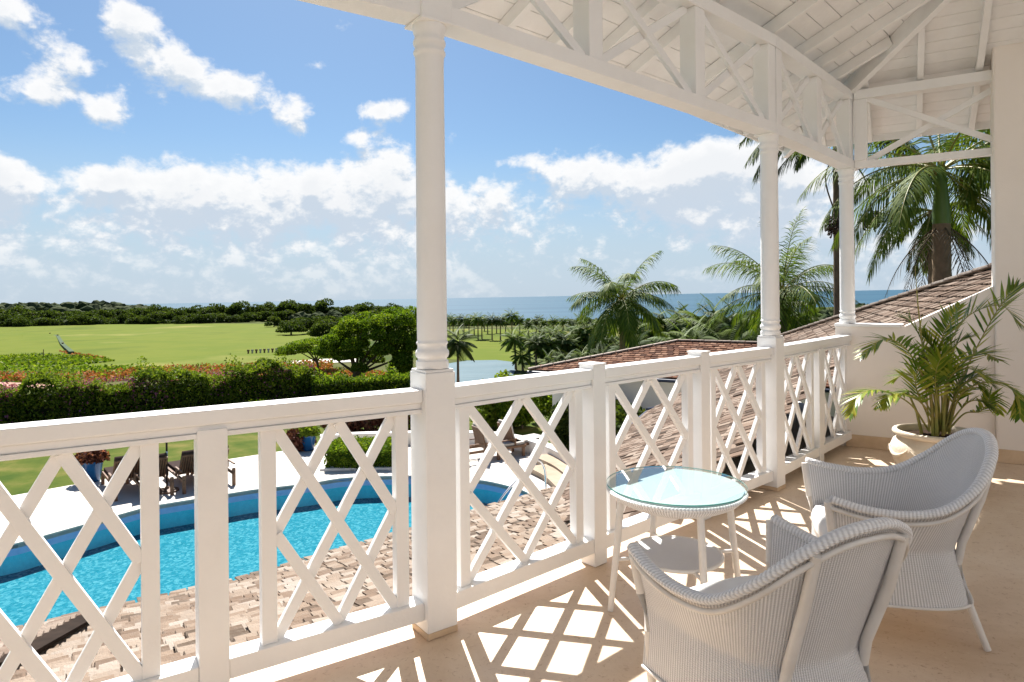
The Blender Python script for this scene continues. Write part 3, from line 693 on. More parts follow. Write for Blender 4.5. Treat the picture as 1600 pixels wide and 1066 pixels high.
for (a, za, b, zb, n) in ((Lc, ZP, A_, zr, 12), (A_, zr, ridge_end + aP * 3, zr, 20)):
    for k in range(n):
        p = a + (b - a) * (k / n); q = a + (b - a) * ((k + .95) / n); z0 = za + (zb - za) * k / n; z1 = za + (zb - za) * (k + .95) / n
        m = MB(); m.bar((p.x, p.y, z0 + .05), (q.x, q.y, z1 + .055), .17, .04); m.build('ridge_tile', M['mortar'], pv, bevel=.01)
gutter(pv, Lc - nP * .05, Lc + aP * 13 - nP * .05, ZP - .06)
m = MB(); c = Lc + aP * .6 + nP * .5; e = Lc + aP * 12 + nP * .5
m.prism([(c.x, c.y), (e.x, e.y), ((e + nP * 4).x, (e + nP * 4).y), ((c + nP * 4).x, (c + nP * 4).y)], -4.4, ZP - .05); m.build('wall', M['wall'], pv)

# valley in the near roof: lifted tiles, their shaded side put in as dark strip
va, vb = [Vector((p.x, p.y)) for p in (at_z(140, 976, -.80), at_z(0, 1075, -.62))]
vd = (vb - va).normalized(); vn = Vector((-vd.y, vd.x)); vl = (vb - va).length
m = MB(); a_ = Vector((va.x, va.y, zA1(va) + .035)); b_ = Vector((vb.x, vb.y, zA1(vb) + .035)); m.bar(a_ + Vector((0, 0, .02)), b_ + Vector((0, 0, .02)), .17, .02); m.build('valley_shade_strip', M['felt'], lr)
for k in range(int((vl + .6) / .085)):
    c_ = va + vd * (k * .085); m = MB(); z_ = zA1(c_) + .06
    m.bar((c_.x - vn.x * .05, c_.y - vn.y * .05, z_ + .01), (c_.x - vn.x * .17 + vd.x * .03, c_.y - vn.y * .17 + vd.y * .03, z_ - .0), .075, .016); m.build('valley_tile', M['tileb_obj'], lr)
# ================================================================ FURNITURE ON THE VERANDAH
def rib_attr(me, vals):
    at = me.attributes.new('rib', 'FLOAT', 'POINT'); at.data.foreach_set('value', vals)
def half(pts): return [(-x, y, z) for x, y, z in reversed(pts[:-1])]
RIM = [(-.328, .315, .600), (-.345, .18, .572), (-.345, .02, .560), (-.335, -.14, .585), (-.300, -.27, .665), (-.215, -.365, .765), (-.11, -.41, .822), (0, -.425, .838)]
WAI = [(-.288, .288, .38), (-.284, .17, .38), (-.272, .05, .38), (-.250, -.07, .38), (-.225, -.17, .38), (-.17, -.235, .38), (-.09, -.262, .38), (0, -.27, .38)]
BOT = [(-.300, .295, .165), (-.298, .17, .165), (-.292, .04, .165), (-.282, -.10, .165), (-.25, -.22, .165), (-.19, -.295, .165), (-.10, -.325, .165), (0, -.335, .165)]
RIM += half(RIM); WAI += half(WAI); BOT += half(BOT)
def loom_shell(name, offset, flip, t0=0.0, t1=1.0, ribs=150, amp=.0026):
    n = ribs * 4; A = spline(RIM, n); B = spline(WAI, n); C_ = spline(BOT, n); nr = 26; V = []; rib = []
    for j in range(nr + 1):
        t = t0 + (t1 - t0) * j / nr
        row = []
        for i in range(n + 1):
            if t < .6:
                s = t / .6; e = s ** .8; p = A[i].lerp(B[i], e)
            else: s = (t - .6) / .4; p = B[i].lerp(C_[i], s * s * .5 + s * .5)
            row.append(p)
        for i in range(n + 1):
            d = (row[min(n, i + 1)] - row[max(0, i - 1)]); nn = Vector((d.y, -d.x, 0))
            if nn.length < 1e-6: nn = Vector((0, -1, 0))
            nn = -nn.normalized() if False else nn.normalized()
            c = .5 + .5 * math.cos(2 * PI * i / 4)
            V.append(row[i] - nn * -1 * (0) + nn * (offset + (amp * c if offset <= 0 else -amp * c)) * -1); rib.append(c)
    F = [(j * (n + 1) + i, j * (n + 1) + i + 1, (j + 1) * (n + 1) + i + 1, (j + 1) * (n + 1) + i) for j in range(nr) for i in range(n)]
    me = bpy.data.meshes.new(name); me.from_pydata([tuple(v) for v in V], [], F)
    for p in me.polygons: p.use_smooth = True
    rib_attr(me, rib); me.materials.append(M['wicker']); return me
def braid(name, pts, r, pitch=.021, n=16):
    """plaited edge: a flattened roll with a herringbone of strands"""
    P = spline(pts, int(len(pts) * 60)); m = MB(); V = []; F = []; L = 0; k = len(P); rib = []
    for i, p in enumerate(P):
        d = (P[min(k - 1, i + 1)] - P[max(0, i - 1)]).normalized(); a = d.cross(Vector((0, 0, 1))); a.normalize(); b = a.cross(d)
        if i: L += (p - P[i - 1]).length
        e = 1.0 if 1 < i < k - 2 else .6
        for q in range(n):
            th = 2 * PI * q / n; c = .5 + .5 * math.sin(2 * PI * L / pitch + 3.4 * abs(math.cos(th)))
            groove = 1 - .55 * math.exp(-(math.cos(th) / .22) ** 2); c *= groove; s = .93 + .11 * c
            V.append(p + a * (r * 1.3 * s * e * math.cos(th)) + b * (r * .85 * s * e * math.sin(th))); rib.append(min(1, .18 + c * 1.1))
        if i:
            for q in range(n): F.append(((i - 1) * n + q, (i - 1) * n + (q + 1) % n, i * n + (q + 1) % n, i * n + q))
    F += [tuple(range(n))[::-1], tuple((k - 1) * n + q for q in range(n))]
    me = bpy.data.meshes.new(name); me.from_pydata([tuple(v) for v in V], [], F); me.polygons.foreach_set('use_smooth', [True] * len(F)); rib_attr(me, rib); me.materials.append(M['wicker_rim']); return me
def make_chair(label):
    t = empty('wicker_armchair'); tag(t, label, 'armchair', 'white woven armchairs at the glass table')
    link('woven_shell', loom_shell('woven_shell', .0, False), t)
    link('woven_lining', loom_shell('woven_lining', .012, True, 0, .58, 150), t)
    link('braided_rim', braid('braided_rim', RIM, .0185, .0155), t)
    # cane mouldings below the rim on both sides
    P = spline([(x * 1.012, y * 1.012 - .002, z - .036) for x, y, z in RIM], 80)
    m = MB(); m.tube(P, .0095, 8); m.build('cane_moulding', M['bamboo'], t, smooth=1)
    # front skirt below the seat
    nb = 56; V = []; F = []; rib = []
    for j in range(9):
        f = j / 8; w_ = .288 + .012 * f; y = .285 + .01 * f; z = .385 - .22 * f
        for i in range(nb * 4 + 1):
            u = i / (nb * 4); c = .5 + .5 * math.cos(2 * PI * i / 4); V.append((-w_ + 2 * w_ * u, y + .0025 * c + .03 * math.sin(PI * u), z)); rib.append(c)
    k = nb * 4 + 1; F = [(j * k + i, j * k + i + 1, (j + 1) * k + i + 1, (j + 1) * k + i) for j in range(8) for i in range(k - 1)]
    me = bpy.data.meshes.new('front_skirt'); me.from_pydata(V, [], F); rib_attr(me, rib); me.materials.append(M['wicker']); link('front_skirt', me, t)
    m = MB(); m.tube([(x * 1.005, y * 1.005, .168) for x, y, z in [(-.300, .295, 0)] + [tuple(p) for p in spline(BOT, 60)] + [(.300, .295, 0)]], .006, 8); m.build('hem_braid', M['bamboo'], t, smooth=1)
    for s in (-1, 1):
        m = MB(); m.tube([(s * .322, .322, .588), (s * .300, .302, .43), (s * .282, .278, .3), (s * .276, .268, .002)], [.019, .018, .018, .014], 12); m.build('leg', M['bamboo'], t, smooth=1)
        m = MB(); m.tube([(s * .175, -.395, .775), (s * .172, -.345, .60), (s * .160, -.272, .41), (s * .168, -.252, .32), (s * .192, -.285, .17), (s * .225, -.345, .002)], [.017, .018, .018, .016, .017, .015], 12); m.build('leg', M['bamboo'], t, smooth=1)
    # seat cushion with soft edges
    m = MB(); poly = spline(WAI, 40); poly = [(p.x * .95, p.y * .95) for p in poly]
    c = Vector((0, .02)); vs = []; n = len(poly)
    poly = poly[1:-1] + [(.245, .285), (.16, .315), (0, .325), (-.16, .315), (-.245, .285)]; n = len(poly)
    prof = [(.93, .33), (1.0, .345), (1.01, .375), (.985, .398), (.90, .41), (.6, .416)]
    for sc_, z in prof: vs += [(c.x + (x - c.x) * sc_, c.y + (y - c.y) * sc_, z) for x, y in poly]
    fs = [(j * n + i, j * n + (i + 1) % n, (j + 1) * n + (i + 1) % n, (j + 1) * n + i) for j in range(len(prof) - 1) for i in range(n)] + [tuple(range(n))[::-1], tuple((len(prof) - 1) * n + i for i in range(n))]
    m.add(vs, fs); m.build('seat', M['cushion'], t, smooth=1.0)
    return t
ch1 = make_chair('white woven armchair nearest the viewer, its back to us')
ch2 = copy_tree(ch1); ch2['label'] = 'white woven armchair seen side-on, between the near chair and the palm urn'
def set_chair(o, fm, bc):
    f = Vector((fm[0] - bc[0], fm[1] - bc[1])).normalized(); c = Vector(((fm[0] + bc[0]) / 2, (fm[1] + bc[1]) / 2))
    c = Vector((fm[0], fm[1])) - f * .285; o.location = (c.x, c.y, 0); o.scale = (1, .9, 1); o.rotation_euler = (0, 0, math.atan2(f.y, f.x) - PI / 2)
set_chair(ch1, (.709, 2.41), (1.0, 1.76)); set_chair(ch2, (1.40, 3.02), (2.02, 2.84))
ch1.scale = (1, .9, .965)

# ---- table
tb = empty('wicker_table', (.755, 3.05, 0)); tag(tb, 'round white woven side table with a glass top beside the railing', 'table')
m = MB(); m.lathe([(.30, .548), (.305, .553), (.305, .560), (.0001, .560)], 64); m.build('table_top', material('sky_tinted_table_top', (.50, .56, .58), (.46, .52, .55), .5, 6), tb, smooth=.6)  # white top tinted grey-blue, the glass's sky reflection put into the colour
def drum(name, prof, nr, mat):
    n = nr * 4; V = []; rib = []
    for r, z in prof:
        for i in range(n):
            c = .5 + .5 * math.cos(2 * PI * i / 4); V.append(((r + .0022 * c) * math.cos(2 * PI * i / n), (r + .0022 * c) * math.sin(2 * PI * i / n), z)); rib.append(c)
    F = [(j * n + i, j * n + (i + 1) % n, (j + 1) * n + (i + 1) % n, (j + 1) * n + i) for j in range(len(prof) - 1) for i in range(n)]
    me = bpy.data.meshes.new(name); me.from_pydata(V, [], F); rib_attr(me, rib); me.materials.append(mat); return me
link('woven_apron', drum('woven_apron', [(.303, .552), (.300, .527), (.280, .508), (.24, .488), (.20, .472), (.06, .466)], 160, M['wicker']), tb)
cyc = [(.308 * math.cos(a), .308 * math.sin(a), .545) for a in np.linspace(0, 2 * PI, 17)]
link('braided_rim', braid('braided_rim', cyc, .010, .015), tb)
m = MB(); m.lathe([(.316, .563), (.318, .564), (.318, .569), (.316, .570), (.0001, .570)], 96); gl = m.build('glass_top', M['glass'], tb)
gm = material('glass_edge', (.10, .42, .38), (.08, .36, .33), .15, 5, spec=.8)
m = MB(); V = [(r * math.cos(a), r * math.sin(a), z) for r, z in ((.3185, .5635), (.3185, .5695)) for a in np.linspace(0, 2 * PI, 96, endpoint=False)]
m.add(V, [(i, (i + 1) % 96, 96 + (i + 1) % 96, 96 + i) for i in range(96)]); m.build('glass_edge', gm, gl)
for k in range(4):
    a = math.atan2(2.98 - 3.03, .441 - .76) + k * PI / 2
    c, s = math.cos(a), math.sin(a)
    m = MB(); m.tube([(.262 * c, .262 * s, .545), (.285 * c, .285 * s, .3), (.32 * c, .32 * s, .002)], [.0165, .0165, .0135], 12); m.build('leg', M['bamboo'], tb, smooth=1)
    m = MB(); m.tube([(.19 * c, .19 * s, .235), (.285 * c, .285 * s, .235)], .009, 8); m.build('stretcher', M['bamboo'], tb, smooth=1)
# lower shelf, woven in straight ribs
nb = 60; V = []; F = []; rib = []; R_ = .205
for i in range(nb * 4 + 1):
    x = -R_ + 2 * R_ * i / (nb * 4); y = math.sqrt(max(0, R_ * R_ - x * x)); c = .5 + .5 * math.cos(2 * PI * i / 4)
    V += [(x, -y, .245 + .0025 * c), (x, y, .245 + .0025 * c)]; rib += [c, c]
    if i: F.append((2 * i - 2, 2 * i, 2 * i + 1, 2 * i - 1))
me = bpy.data.meshes.new('lower_shelf'); me.from_pydata(V, [], F); rib_attr(me, rib); me.materials.append(M['wicker']); sh = link('lower_shelf', me, tb); sh.rotation_euler = (0, 0, .6)
m = MB(); m.tube([(.207 * math.cos(a), .207 * math.sin(a), .243) for a in np.linspace(0, 2 * PI, 40)], .009, 8, cap=False); m.build('shelf_rim', M['bamboo'], tb, smooth=1)

# ---- urn and areca palm
PX, PY = 3.20, 4.92
ur = empty('palm_urn', (PX, PY, 0)); tag(ur, 'wide cream stone urn with moulded swags, in front of the end wall', 'urn')
m = MB(); m.lathe([(.19, .002), (.205, .01), (.205, .035), (.235, .08), (.285, .15), (.315, .22), (.318, .27), (.295, .325), (.262, .352), (.258, .362)], 48); m.build('bowl', M['cream_pot'], ur, smooth=.9)
m = MB(); m.lathe([(.258, .362), (.272, .366), (.296, .378), (.302, .392), (.296, .406), (.272, .412), (.262, .404), (.255, .37), (.25, .33)], 48); m.build('lip', M['cream_pot'], ur, smooth=.9)
m = MB(); m.lathe([(.254, .36), (.20, .372), (.1, .378), (.001, .38)], 32); m.build('soil', M['soil'], ur, smooth=1)
for k in range(8):
    a0 = 2 * PI * k / 8; pts = []
    for j in range(9):
        a = a0 + (j - 4) / 4 * .36; z = .285 - .055 * (1 - ((j - 4) / 4) ** 2); r = .318 if z > .21 else .312
        pts.append(((r + .004) * math.cos(a), (r + .004) * math.sin(a), z))
    m = MB(); m.tube(pts, [.005, .009, .012, .014, .015, .014, .012, .009, .005], 8); m.build('swag', M['cream_pot'], ur, smooth=1)

def leaf_strip(V, F, base, d, up, L, w, droop, seg=3):
    """one narrow leaflet as a folded, drooping strip"""
    k = len(V); side = d.cross(up)
    if side.length < 1e-3: side = d.cross(Vector((0, 1, .3)))
    side.normalize(); p = base.copy(); dd = d.copy()
    for s in range(seg + 1):
        f = s / seg; ww = w * (.35 + 1.3 * f if f < .4 else (1 - f) / .6 * .87 + .02)
        V.append(p + side * ww / 2); V.append(p - side * ww / 2)
        if s < seg:
            dd = (dd + Vector((0, 0, -droop / seg))).normalized(); p = p + dd * (L / seg)
            F.append((k + 2 * s, k + 2 * s + 2, k + 2 * s + 3, k + 2 * s + 1))
def frond_mesh(name, path, nl, L, w, mat, stem=None, r0=.006, droop=.5, start=.25, vee=.35, jitter=.12, seed=1, fwd=.75, taper=.35):
    """palm frond: rachis along path, nl leaflets on each side"""
    r = random.Random(seed); P = spline(path, 36); V = []; F = []; n = len(P) - 1
    for k in range(nl):
        f = start + (1 - start) * (k + .5) / nl; x = f * n; i = min(int(x), n - 1); p = P[i].lerp(P[i + 1], x - i); t = (P[i + 1] - P[i]).normalized()
        up = Vector((0, 0, 1)); side = t.cross(up)
        if side.length < .2: side = t.cross(Vector((.3, -1, 0)))
        side.normalize(); up = side.cross(t)
        g = (f - start) / (1 - start); ll = L * (taper + (1 - taper) * math.sin(PI * min(1, .12 + g * .95)) ** .7)
        for s in (-1, 1):
            d = (side * s + t * (fwd + g * .9) + up * (vee + r.uniform(-jitter, jitter)) + Vector((r.uniform(-jitter, jitter), r.uniform(-jitter, jitter), r.uniform(-jitter, jitter) * .6))).normalized()
            leaf_strip(V, F, p, d, up, ll * r.uniform(.85, 1.1), w, droop * r.uniform(.7, 1.3))
    me = bpy.data.meshes.new(name); k0 = len(V)
    nf = len(F); m = MB(); m.add(V, F); m.tube(P, [r0 * (1 - .85 * i / n) for i in range(n + 1)], 5)
    me.from_pydata([tuple(v) for v in m.v], [], m.f); me.materials.append(mat); me.materials.append(stem or mat)
    tv = []
    for i in range(nf // 3): tv += [r.random()] * 3
    tv += [.9] * (len(m.f) - nf); at = me.attributes.new('tint', 'FLOAT', 'FACE'); at.data.foreach_set('value', tv)
    if stem:
        idx = [0] * nf + [1] * (len(m.f) - nf); me.polygons.foreach_set('material_index', idx)
    for p in me.polygons: p.use_smooth = True
    return me
ap = empty('potted_areca_palm', (PX, PY, .37)); tag(ap, 'bright green areca palm with arching yellowish fronds growing in the cream urn', 'palm')
def px_at(u, v, y): return at_y(u, v, y, lray) - Vector((PX, PY, .37))
AF = [  # (pixel path, depth at base -> tip, leaflets, leaflet length)
    ([(1470, 668), (1462, 600), (1500, 500), (1560, 470), (1592, 500)], 4.92, 4.6, 30, .30, .12),
    ([(1478, 668), (1500, 590), (1545, 500), (1575, 455), (1590, 440)], 4.92, 4.9, 20, .26, .12),
    ([(1460, 668), (1448, 600), (1415, 540), (1380, 525), (1345, 552)], 4.92, 4.7, 26, .22, .3),
    ([(1462, 668), (1445, 632), (1420, 612), (1392, 612), (1374, 632)], 4.92, 4.7, 26, .17, .35),
    ([(1450, 668), (1420, 625), (1375, 605), (1342, 612), (1326, 645)], 4.92, 4.75, 28, .18, .4),
    ([(1480, 668), (1500, 610), (1545, 590), (1585, 605), (1592, 645)], 4.92, 4.5, 28, .22, .5),
    ([(1478, 668), (1505, 640), (1530, 636), (1545, 615), (1538, 600)], 4.92, 5.0, 16, .14, .2),
    ([(1474, 668), (1480, 600), (1505, 555), (1535, 545), (1558, 556)], 4.92, 5.1, 24, .24, .2),
    ([(1466, 668), (1465, 600), (1470, 530), (1482, 500), (1500, 470)], 4.92, 5.1, 22, .20, .1),
    ([(1458, 668), (1452, 590), (1440, 530), (1425, 500), (1408, 490)], 4.92, 5.1, 22, .20, .2),
    ([(1470, 668), (1474, 610), (1490, 575), (1515, 570), (1540, 585)], 4.92, 4.6, 24, .22, .3),
    ([(1464, 668), (1455, 620), (1436, 590), (1412, 580), (1395, 590)], 4.92, 5.2, 22, .20, .3),
    ([(1476, 668), (1490, 630), (1515, 600), (1548, 610), (1560, 640)], 4.92, 5.2, 22, .18, .3),
    ([(1468, 668), (1466, 630), (1460, 590), (1466, 560), (1480, 540)], 4.92, 4.7, 22, .20, .2),
    ([(1472, 668), (1484, 640), (1492, 600), (1510, 580), (1535, 600)], 4.92, 4.95, 20, .2, .2),
    ([(1456, 668), (1446, 640), (1430, 600), (1434, 570), (1446, 545)], 4.92, 4.8, 20, .2, .2),
    ([(1466, 668), (1458, 615), (1450, 570), (1438, 545), (1420, 535)], 4.92, 5.0, 26, .2, .25),
    ([(1470, 668), (1478, 610), (1482, 560), (1494, 532), (1515, 520)], 4.92, 4.8, 26, .2, .25),
    ([(1474, 668), (1486, 625), (1506, 592), (1530, 582), (1552, 596)], 4.92, 4.8, 26, .2, .3),
    ([(1462, 668), (1450, 632), (1434, 612), (1416, 606), (1400, 618)], 4.92, 5.0, 24, .18, .3),
    ([(1468, 668), (1470, 615), (1462, 565), (1455, 535), (1440, 512)], 4.92, 4.95, 26, .2, .2),
    ([(1476, 668), (1494, 640), (1512, 622), (1530, 620), (1548, 632)], 4.92, 4.7, 24, .17, .3),
]
for k, (pth, ya, yb, nl, L, dr) in enumerate(AF):
    n = len(pth) - 1; pts = [px_at(u, v, ya + (yb - ya) * i / n) for i, (u, v) in enumerate(pth)]
    link('frond', frond_mesh('frond', pts, nl, L, .026, M['areca'], M['areca_stem'], .0075, dr, .34, .25, .16, 30 + k, .7), ap)
m = MB(); m.tube([px_at(1450, 668, 4.9), px_at(1443, 560, 4.88), px_at(1434, 470, 4.86), px_at(1430, 408, 4.86)], [.007, .006, .005, .001], 6); m.build('spear', M['areca_stem'], ap, smooth=1)
for k in range(11):
    a = rnd.uniform(0, 6.28); r = rnd.uniform(.02, .12); h = rnd.uniform(.3, .55); b = Vector((r * math.cos(a), r * math.sin(a), 0)); t_ = b * 1.9 + Vector((0, 0, h))
    m = MB(); m.tube([b, b * 1.3 + Vector((0, 0, h / 2)), t_], [.013, .010, .006], 7); m.build('stem', M['areca_stem'], ap, smooth=1)
# ================================================================ GROUND, POOL AND GARDEN
M['pool_side'] = material('pool_side_lightened', (.05, .50, .68), (.07, .58, .76), .5, 14)  # pool mosaic made paler on the sides, bounced light put into the colour
ZG = -3.15
R0 = 24.0
def terrain():
    rr = [R0 * (1500 / R0) ** (k / 74) for k in range(75)]; na = 240; V = []; F = []
    for r in rr:
        for k in range(na):
            a = 2 * PI * k / na; x, y = r * math.sin(a), r * math.cos(a); V.append((x, y, gz(x, y)))
    F = [(j * na + k, j * na + (k + 1) % na, (j + 1) * na + (k + 1) % na, (j + 1) * na + k) for j in range(74) for k in range(na)]
    m = MB(); m.add(V, F); o = m.build('terrain', M['scrub'], smooth=2.0); tag(o, kind='structure')
terrain()
m = MB(); S_ = 60000
def sea_z(x, y): return -46 + .0093 * x
m.add([(x, y, sea_z(x, y)) for x, y in ((-S_, 500), (S_, 500), (S_, S_), (-S_, S_))], [(0, 1, 2, 3)]); o = m.build('sea', M['sea']); tag(o, kind='structure')
far_l = [at_z(u, v, ZG) for u, v in ((28, 849), (232, 792), (394, 766), (489, 755), (541, 747), (618, 744), (665, 744), (710, 747), (759, 752), (805, 763), (828, 772))]
fa = (far_l[3] - far_l[0]).to_2d().normalized()
P = [Vector(far_l[0].to_2d() - fa * 6)] + [p.to_2d() for p in far_l] + [Vector((.80, 14.5)), Vector((.68, 13.3)), Vector((-.05, 12.1)), Vector((-1.2, 11.2))]
P.append(Vector((-1.2, 11.2)) - fa * 16)
PSM = []
for k in range(4, 16):
    PSM.append(P[k])
pool = P[:4] + [Vector(q.to_2d()) for q in spline([p.to_3d() for p in P[4:16]], 40)] + [P[16]]
def grow(poly, d):
    out = []; n = len(poly)
    for k in range(n):
        a, b, c = poly[k - 1], poly[k], poly[(k + 1) % n]; e = ((b - a).normalized() + (c - b).normalized()).normalized(); out.append(b + Vector((-e.y, e.x)) * d)
    return out
area = sum(pool[k].x * pool[(k + 1) % len(pool)].y - pool[(k + 1) % len(pool)].x * pool[k].y for k in range(len(pool)))
OUT = 1 if area < 0 else -1                                # sign that grows the outline
def sheet(name, outer, holes, z, mat, thick=0.0):
    bm = bmesh.new(); es = []
    for loop in [outer] + holes:
        vs = [bm.verts.new((p[0], p[1], z)) for p in loop]; es += [bm.edges.new((vs[k], vs[(k + 1) % len(vs)])) for k in range(len(vs))]
    bmesh.ops.triangle_fill(bm, edges=es, use_beauty=True)
    bmesh.ops.recalc_face_normals(bm, faces=bm.faces)
    for f in bm.faces:
        if f.normal.z < 0: f.normal_flip()
    if thick:
        r = bmesh.ops.extrude_face_region(bm, geom=list(bm.faces)); bmesh.ops.translate(bm, verts=[g for g in r['geom'] if isinstance(g, bmesh.types.BMVert)], vec=(0, 0, -thick)); bmesh.ops.recalc_face_normals(bm, faces=bm.faces)
    me = bpy.data.meshes.new(name); bm.to_mesh(me); bm.free(); me.materials.append(mat); o = bpy.data.objects.new(name, me); col_.objects.link(o); o['kind'] = 'structure'; return o
rim_ = grow(pool, .28 * OUT)
circ = [Vector((24.4 * math.sin(2 * PI * k / 90), 24.4 * math.cos(2 * PI * k / 90))) for k in range(90)]
sheet('lawn', circ, [grow(pool, .2 * OUT)], ZG - .035, M['lawn'])
dk = [at_z(u, v, ZG).to_2d() for u, v in ((-420, 868), (0, 778), (223, 738), (394, 712), (446, 704), (485, 697), (520, 694), (560, 692), (640, 690), (700, 689), (760, 690), (800, 694), (830, 701), (870, 712), (905, 730), (960, 752))] + [Vector((4.2, 13)), Vector((4, 8)), Vector((-1, 4)), Vector((-8, -2)), Vector((-20, -2))]
sheet('pool_deck', dk, [rim_], ZG, M['deck'], .12)
sheet('pool_coping', rim_, [pool], ZG + .012, M['deck'], .10)
m = MB(); n = len(pool)
m.add([(p.x, p.y, ZG - .02) for p in pool] + [(p.x, p.y, ZG - .22) for p in pool], [(k, (k + 1) % n, n + (k + 1) % n, n + k) for k in range(n)]); o = m.build('waterline_tiles', M['kerb']); tag(o, kind='structure')
m = MB(); m.add([(p.x, p.y, ZG - .22) for p in pool] + [(p.x, p.y, ZG - .56) for p in pool], [(k, (k + 1) % n, n + (k + 1) % n, n + k) for k in range(n)]); o = m.build('pool_wall', M['pool_side']); tag(o, kind='structure')
sheet('pool_floor', pool, [], ZG - .55, M['pool'])
sheet('pool_water', pool, [], ZG - .12, M['water'])
for k in range(4):                                        # curved steps at the shallow end
    cen = Vector((.75, 14.0)); r = 1.0 + .34 * k; poly = [cen + Vector((math.cos(a), math.sin(a))) * r for a in np.linspace(math.radians(95), math.radians(262), 20)]
    m = MB(); m.prism([(p.x, p.y) for p in poly], ZG - .54, ZG - .20 - .07 * k); o = m.build('pool_step', M['pool']); tag(o, kind='structure')
def rail_tube(name, pts, mat, r, label, cat, **k):
    m = MB(); m.tube(spline(pts, 24), r, 8); o = m.build(name, mat, smooth=1); tag(o, label, cat, **k); return o
def G(u, v, z=ZG): return at_z(u, v, z)
a = G(840, 775); b = G(808, 792, ZG)
hr_t = empty('pool_handrail', tuple(a)); tag(hr_t, 'curved steel handrail at the steps into the pool', 'handrail')
m = MB(); m.tube(spline([Vector((.2, .25, 0)), Vector((.18, .2, .55)), Vector((-.02, 0, .82)), Vector((-.45, -.5, .55)), Vector((-.95, -1.05, .05)), Vector((-1.0, -1.15, -.6))], 24), .026, 8); m.build('rail', M['steel'], hr_t, smooth=1)
m = MB(); m.lathe([(.05, 0), (.05, .02)], 12, (.2, .25, .014)); m.build('flange', M['steel'], hr_t)

# hedges and leafy masses -------------------------------------------------
def leaf_volume(n, fn, size, mat, name, tint=None):
    C = np.array([fn() for _ in range(n)], np.float32); A, B = rand_axes(n, size); return quads(name, C, A, B, mat, tint)
def hedge(label, line, h, wd, n, size=.055, mat='hedge', base=None, group=None, core=True, flowers=None, name='clipped_hedge', rough=.10, topmat=None):
    """line: list of ground points; leaves lie on the top and the sides of a core"""
    c0 = line[0]; t = empty(name, tuple(c0)); tag(t, label, 'hedge', group)
    L = [0]
    for k in range(len(line) - 1): L.append(L[-1] + (line[k + 1] - line[k]).length)
    sd = [(line[k + 1] - line[k]).normalized() for k in range(len(line) - 1)]; vd = [sd[0]] + [(sd[k] + sd[k + 1]).normalized() for k in range(len(sd) - 1)] + [sd[-1]]
    def pos(s):
        s = min(max(s, 0), L[-1] - 1e-4); k = max(i for i in range(len(L) - 1) if L[i] <= s)
        d = (line[k + 1] - line[k]); f = (s - L[k]) / d.length; return line[k] + d * f, vd[k].lerp(vd[k + 1], f).normalized()
    per = 2 * h + wd
    def fn():
        s = rnd.random() * L[-1]; p, d = pos(s); nn = Vector((-d.y, d.x, 0)); q = rnd.random() * per
        bump = rough * (math.sin(s * 1.7) + math.sin(s * 3.9 + 1.3) * .6 + math.sin(s * 9.1) * .35)
        jit = rnd.gauss(0, .035) - abs(rnd.gauss(0, .03))
        if q < h: o, z = -wd / 2 - jit + .05 * math.sin(s * 5 + q * 6), q
        elif q < 2 * h: o, z = wd / 2 + jit, q - h
        else: o, z = (q - 2 * h) - wd / 2, h + jit
        z = z * (1 + bump / h) if z > .5 * h else z
        return tuple(p + nn * o + Vector((0, 0, z)) - c0)
    me = leaf_volume(n, fn, size, M[mat], 'leaves'); link('leaves', me, t)['kind'] = 'stuff'
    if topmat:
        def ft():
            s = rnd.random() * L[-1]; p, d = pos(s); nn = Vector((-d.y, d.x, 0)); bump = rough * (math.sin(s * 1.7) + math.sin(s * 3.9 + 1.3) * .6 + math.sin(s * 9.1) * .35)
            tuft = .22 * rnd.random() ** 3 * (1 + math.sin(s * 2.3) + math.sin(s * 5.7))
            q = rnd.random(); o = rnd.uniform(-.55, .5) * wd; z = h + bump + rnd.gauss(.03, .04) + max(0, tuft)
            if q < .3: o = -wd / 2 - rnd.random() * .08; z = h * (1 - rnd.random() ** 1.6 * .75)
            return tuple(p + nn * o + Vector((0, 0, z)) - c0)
        link('sunlit_top_shoots', leaf_volume(n // 4, ft, size * 1.05, M[topmat], 'sunlit_top_shoots'), t)['kind'] = 'stuff'  # paler leaves over the hedge top, sunlight put into their colour
    if core:
        m = MB()
        for k in range(len(line) - 1):
            a, b = line[k] - c0, line[k + 1] - c0; e_ = (b - a).normalized() * .3; a = a - e_ * (k > 0); b = b + e_ * (k < len(line) - 2); m.bar(a + Vector((0, 0, h * .41)), b + Vector((0, 0, h * .41)), wd * .6, h * .8)
        m.build('branches', M['felt'] if False else material('hedge_core', (.012, .02, .006), (.02, .03, .008), 1, 6), t)
    if flowers:
        fm, nf, s0, s1 = flowers
        def ff():
            while True:
                s = s0 + (s1 - s0) * rnd.random() ** 1.5; p, d = pos(s)
                if math.sin(s * 1.3) + math.sin(s * 2.7 + 2) + rnd.gauss(0, .8) > .2: break
            nn = Vector((-d.y, d.x, 0)); top = rnd.random() < .6
            return tuple(p + nn * (rnd.uniform(-.5, .5) * wd if top else -(wd / 2 + .06)) + Vector((0, 0, h + .07 + rnd.gauss(0, .06) if top else h * (1 - rnd.random() ** 2 * .8))) - c0)
        link('blossoms', leaf_volume(nf, ff, size * .8, M[fm], 'blossoms'), t)['kind'] = 'stuff'
    return t
gp = lambda u, v: at_z(u, v, -3.2)
hl_ = [gp(-420, 775), gp(-200, 718), gp(0, 682), gp(200, 664), gp(400, 640), gp(478, 630)]
hl_ = spline(hl_, 18)
hedge('long tall bougainvillea hedge at left beyond the lawn, dotted with pink blossoms', hl_, 1.62, 1.5, 60000, .055, flowers=('pink', 2600, 5, 19), rough=.22, topmat='young_lit')
hh = [ground(484, 634), ground(560, 628), ground(660, 622)]
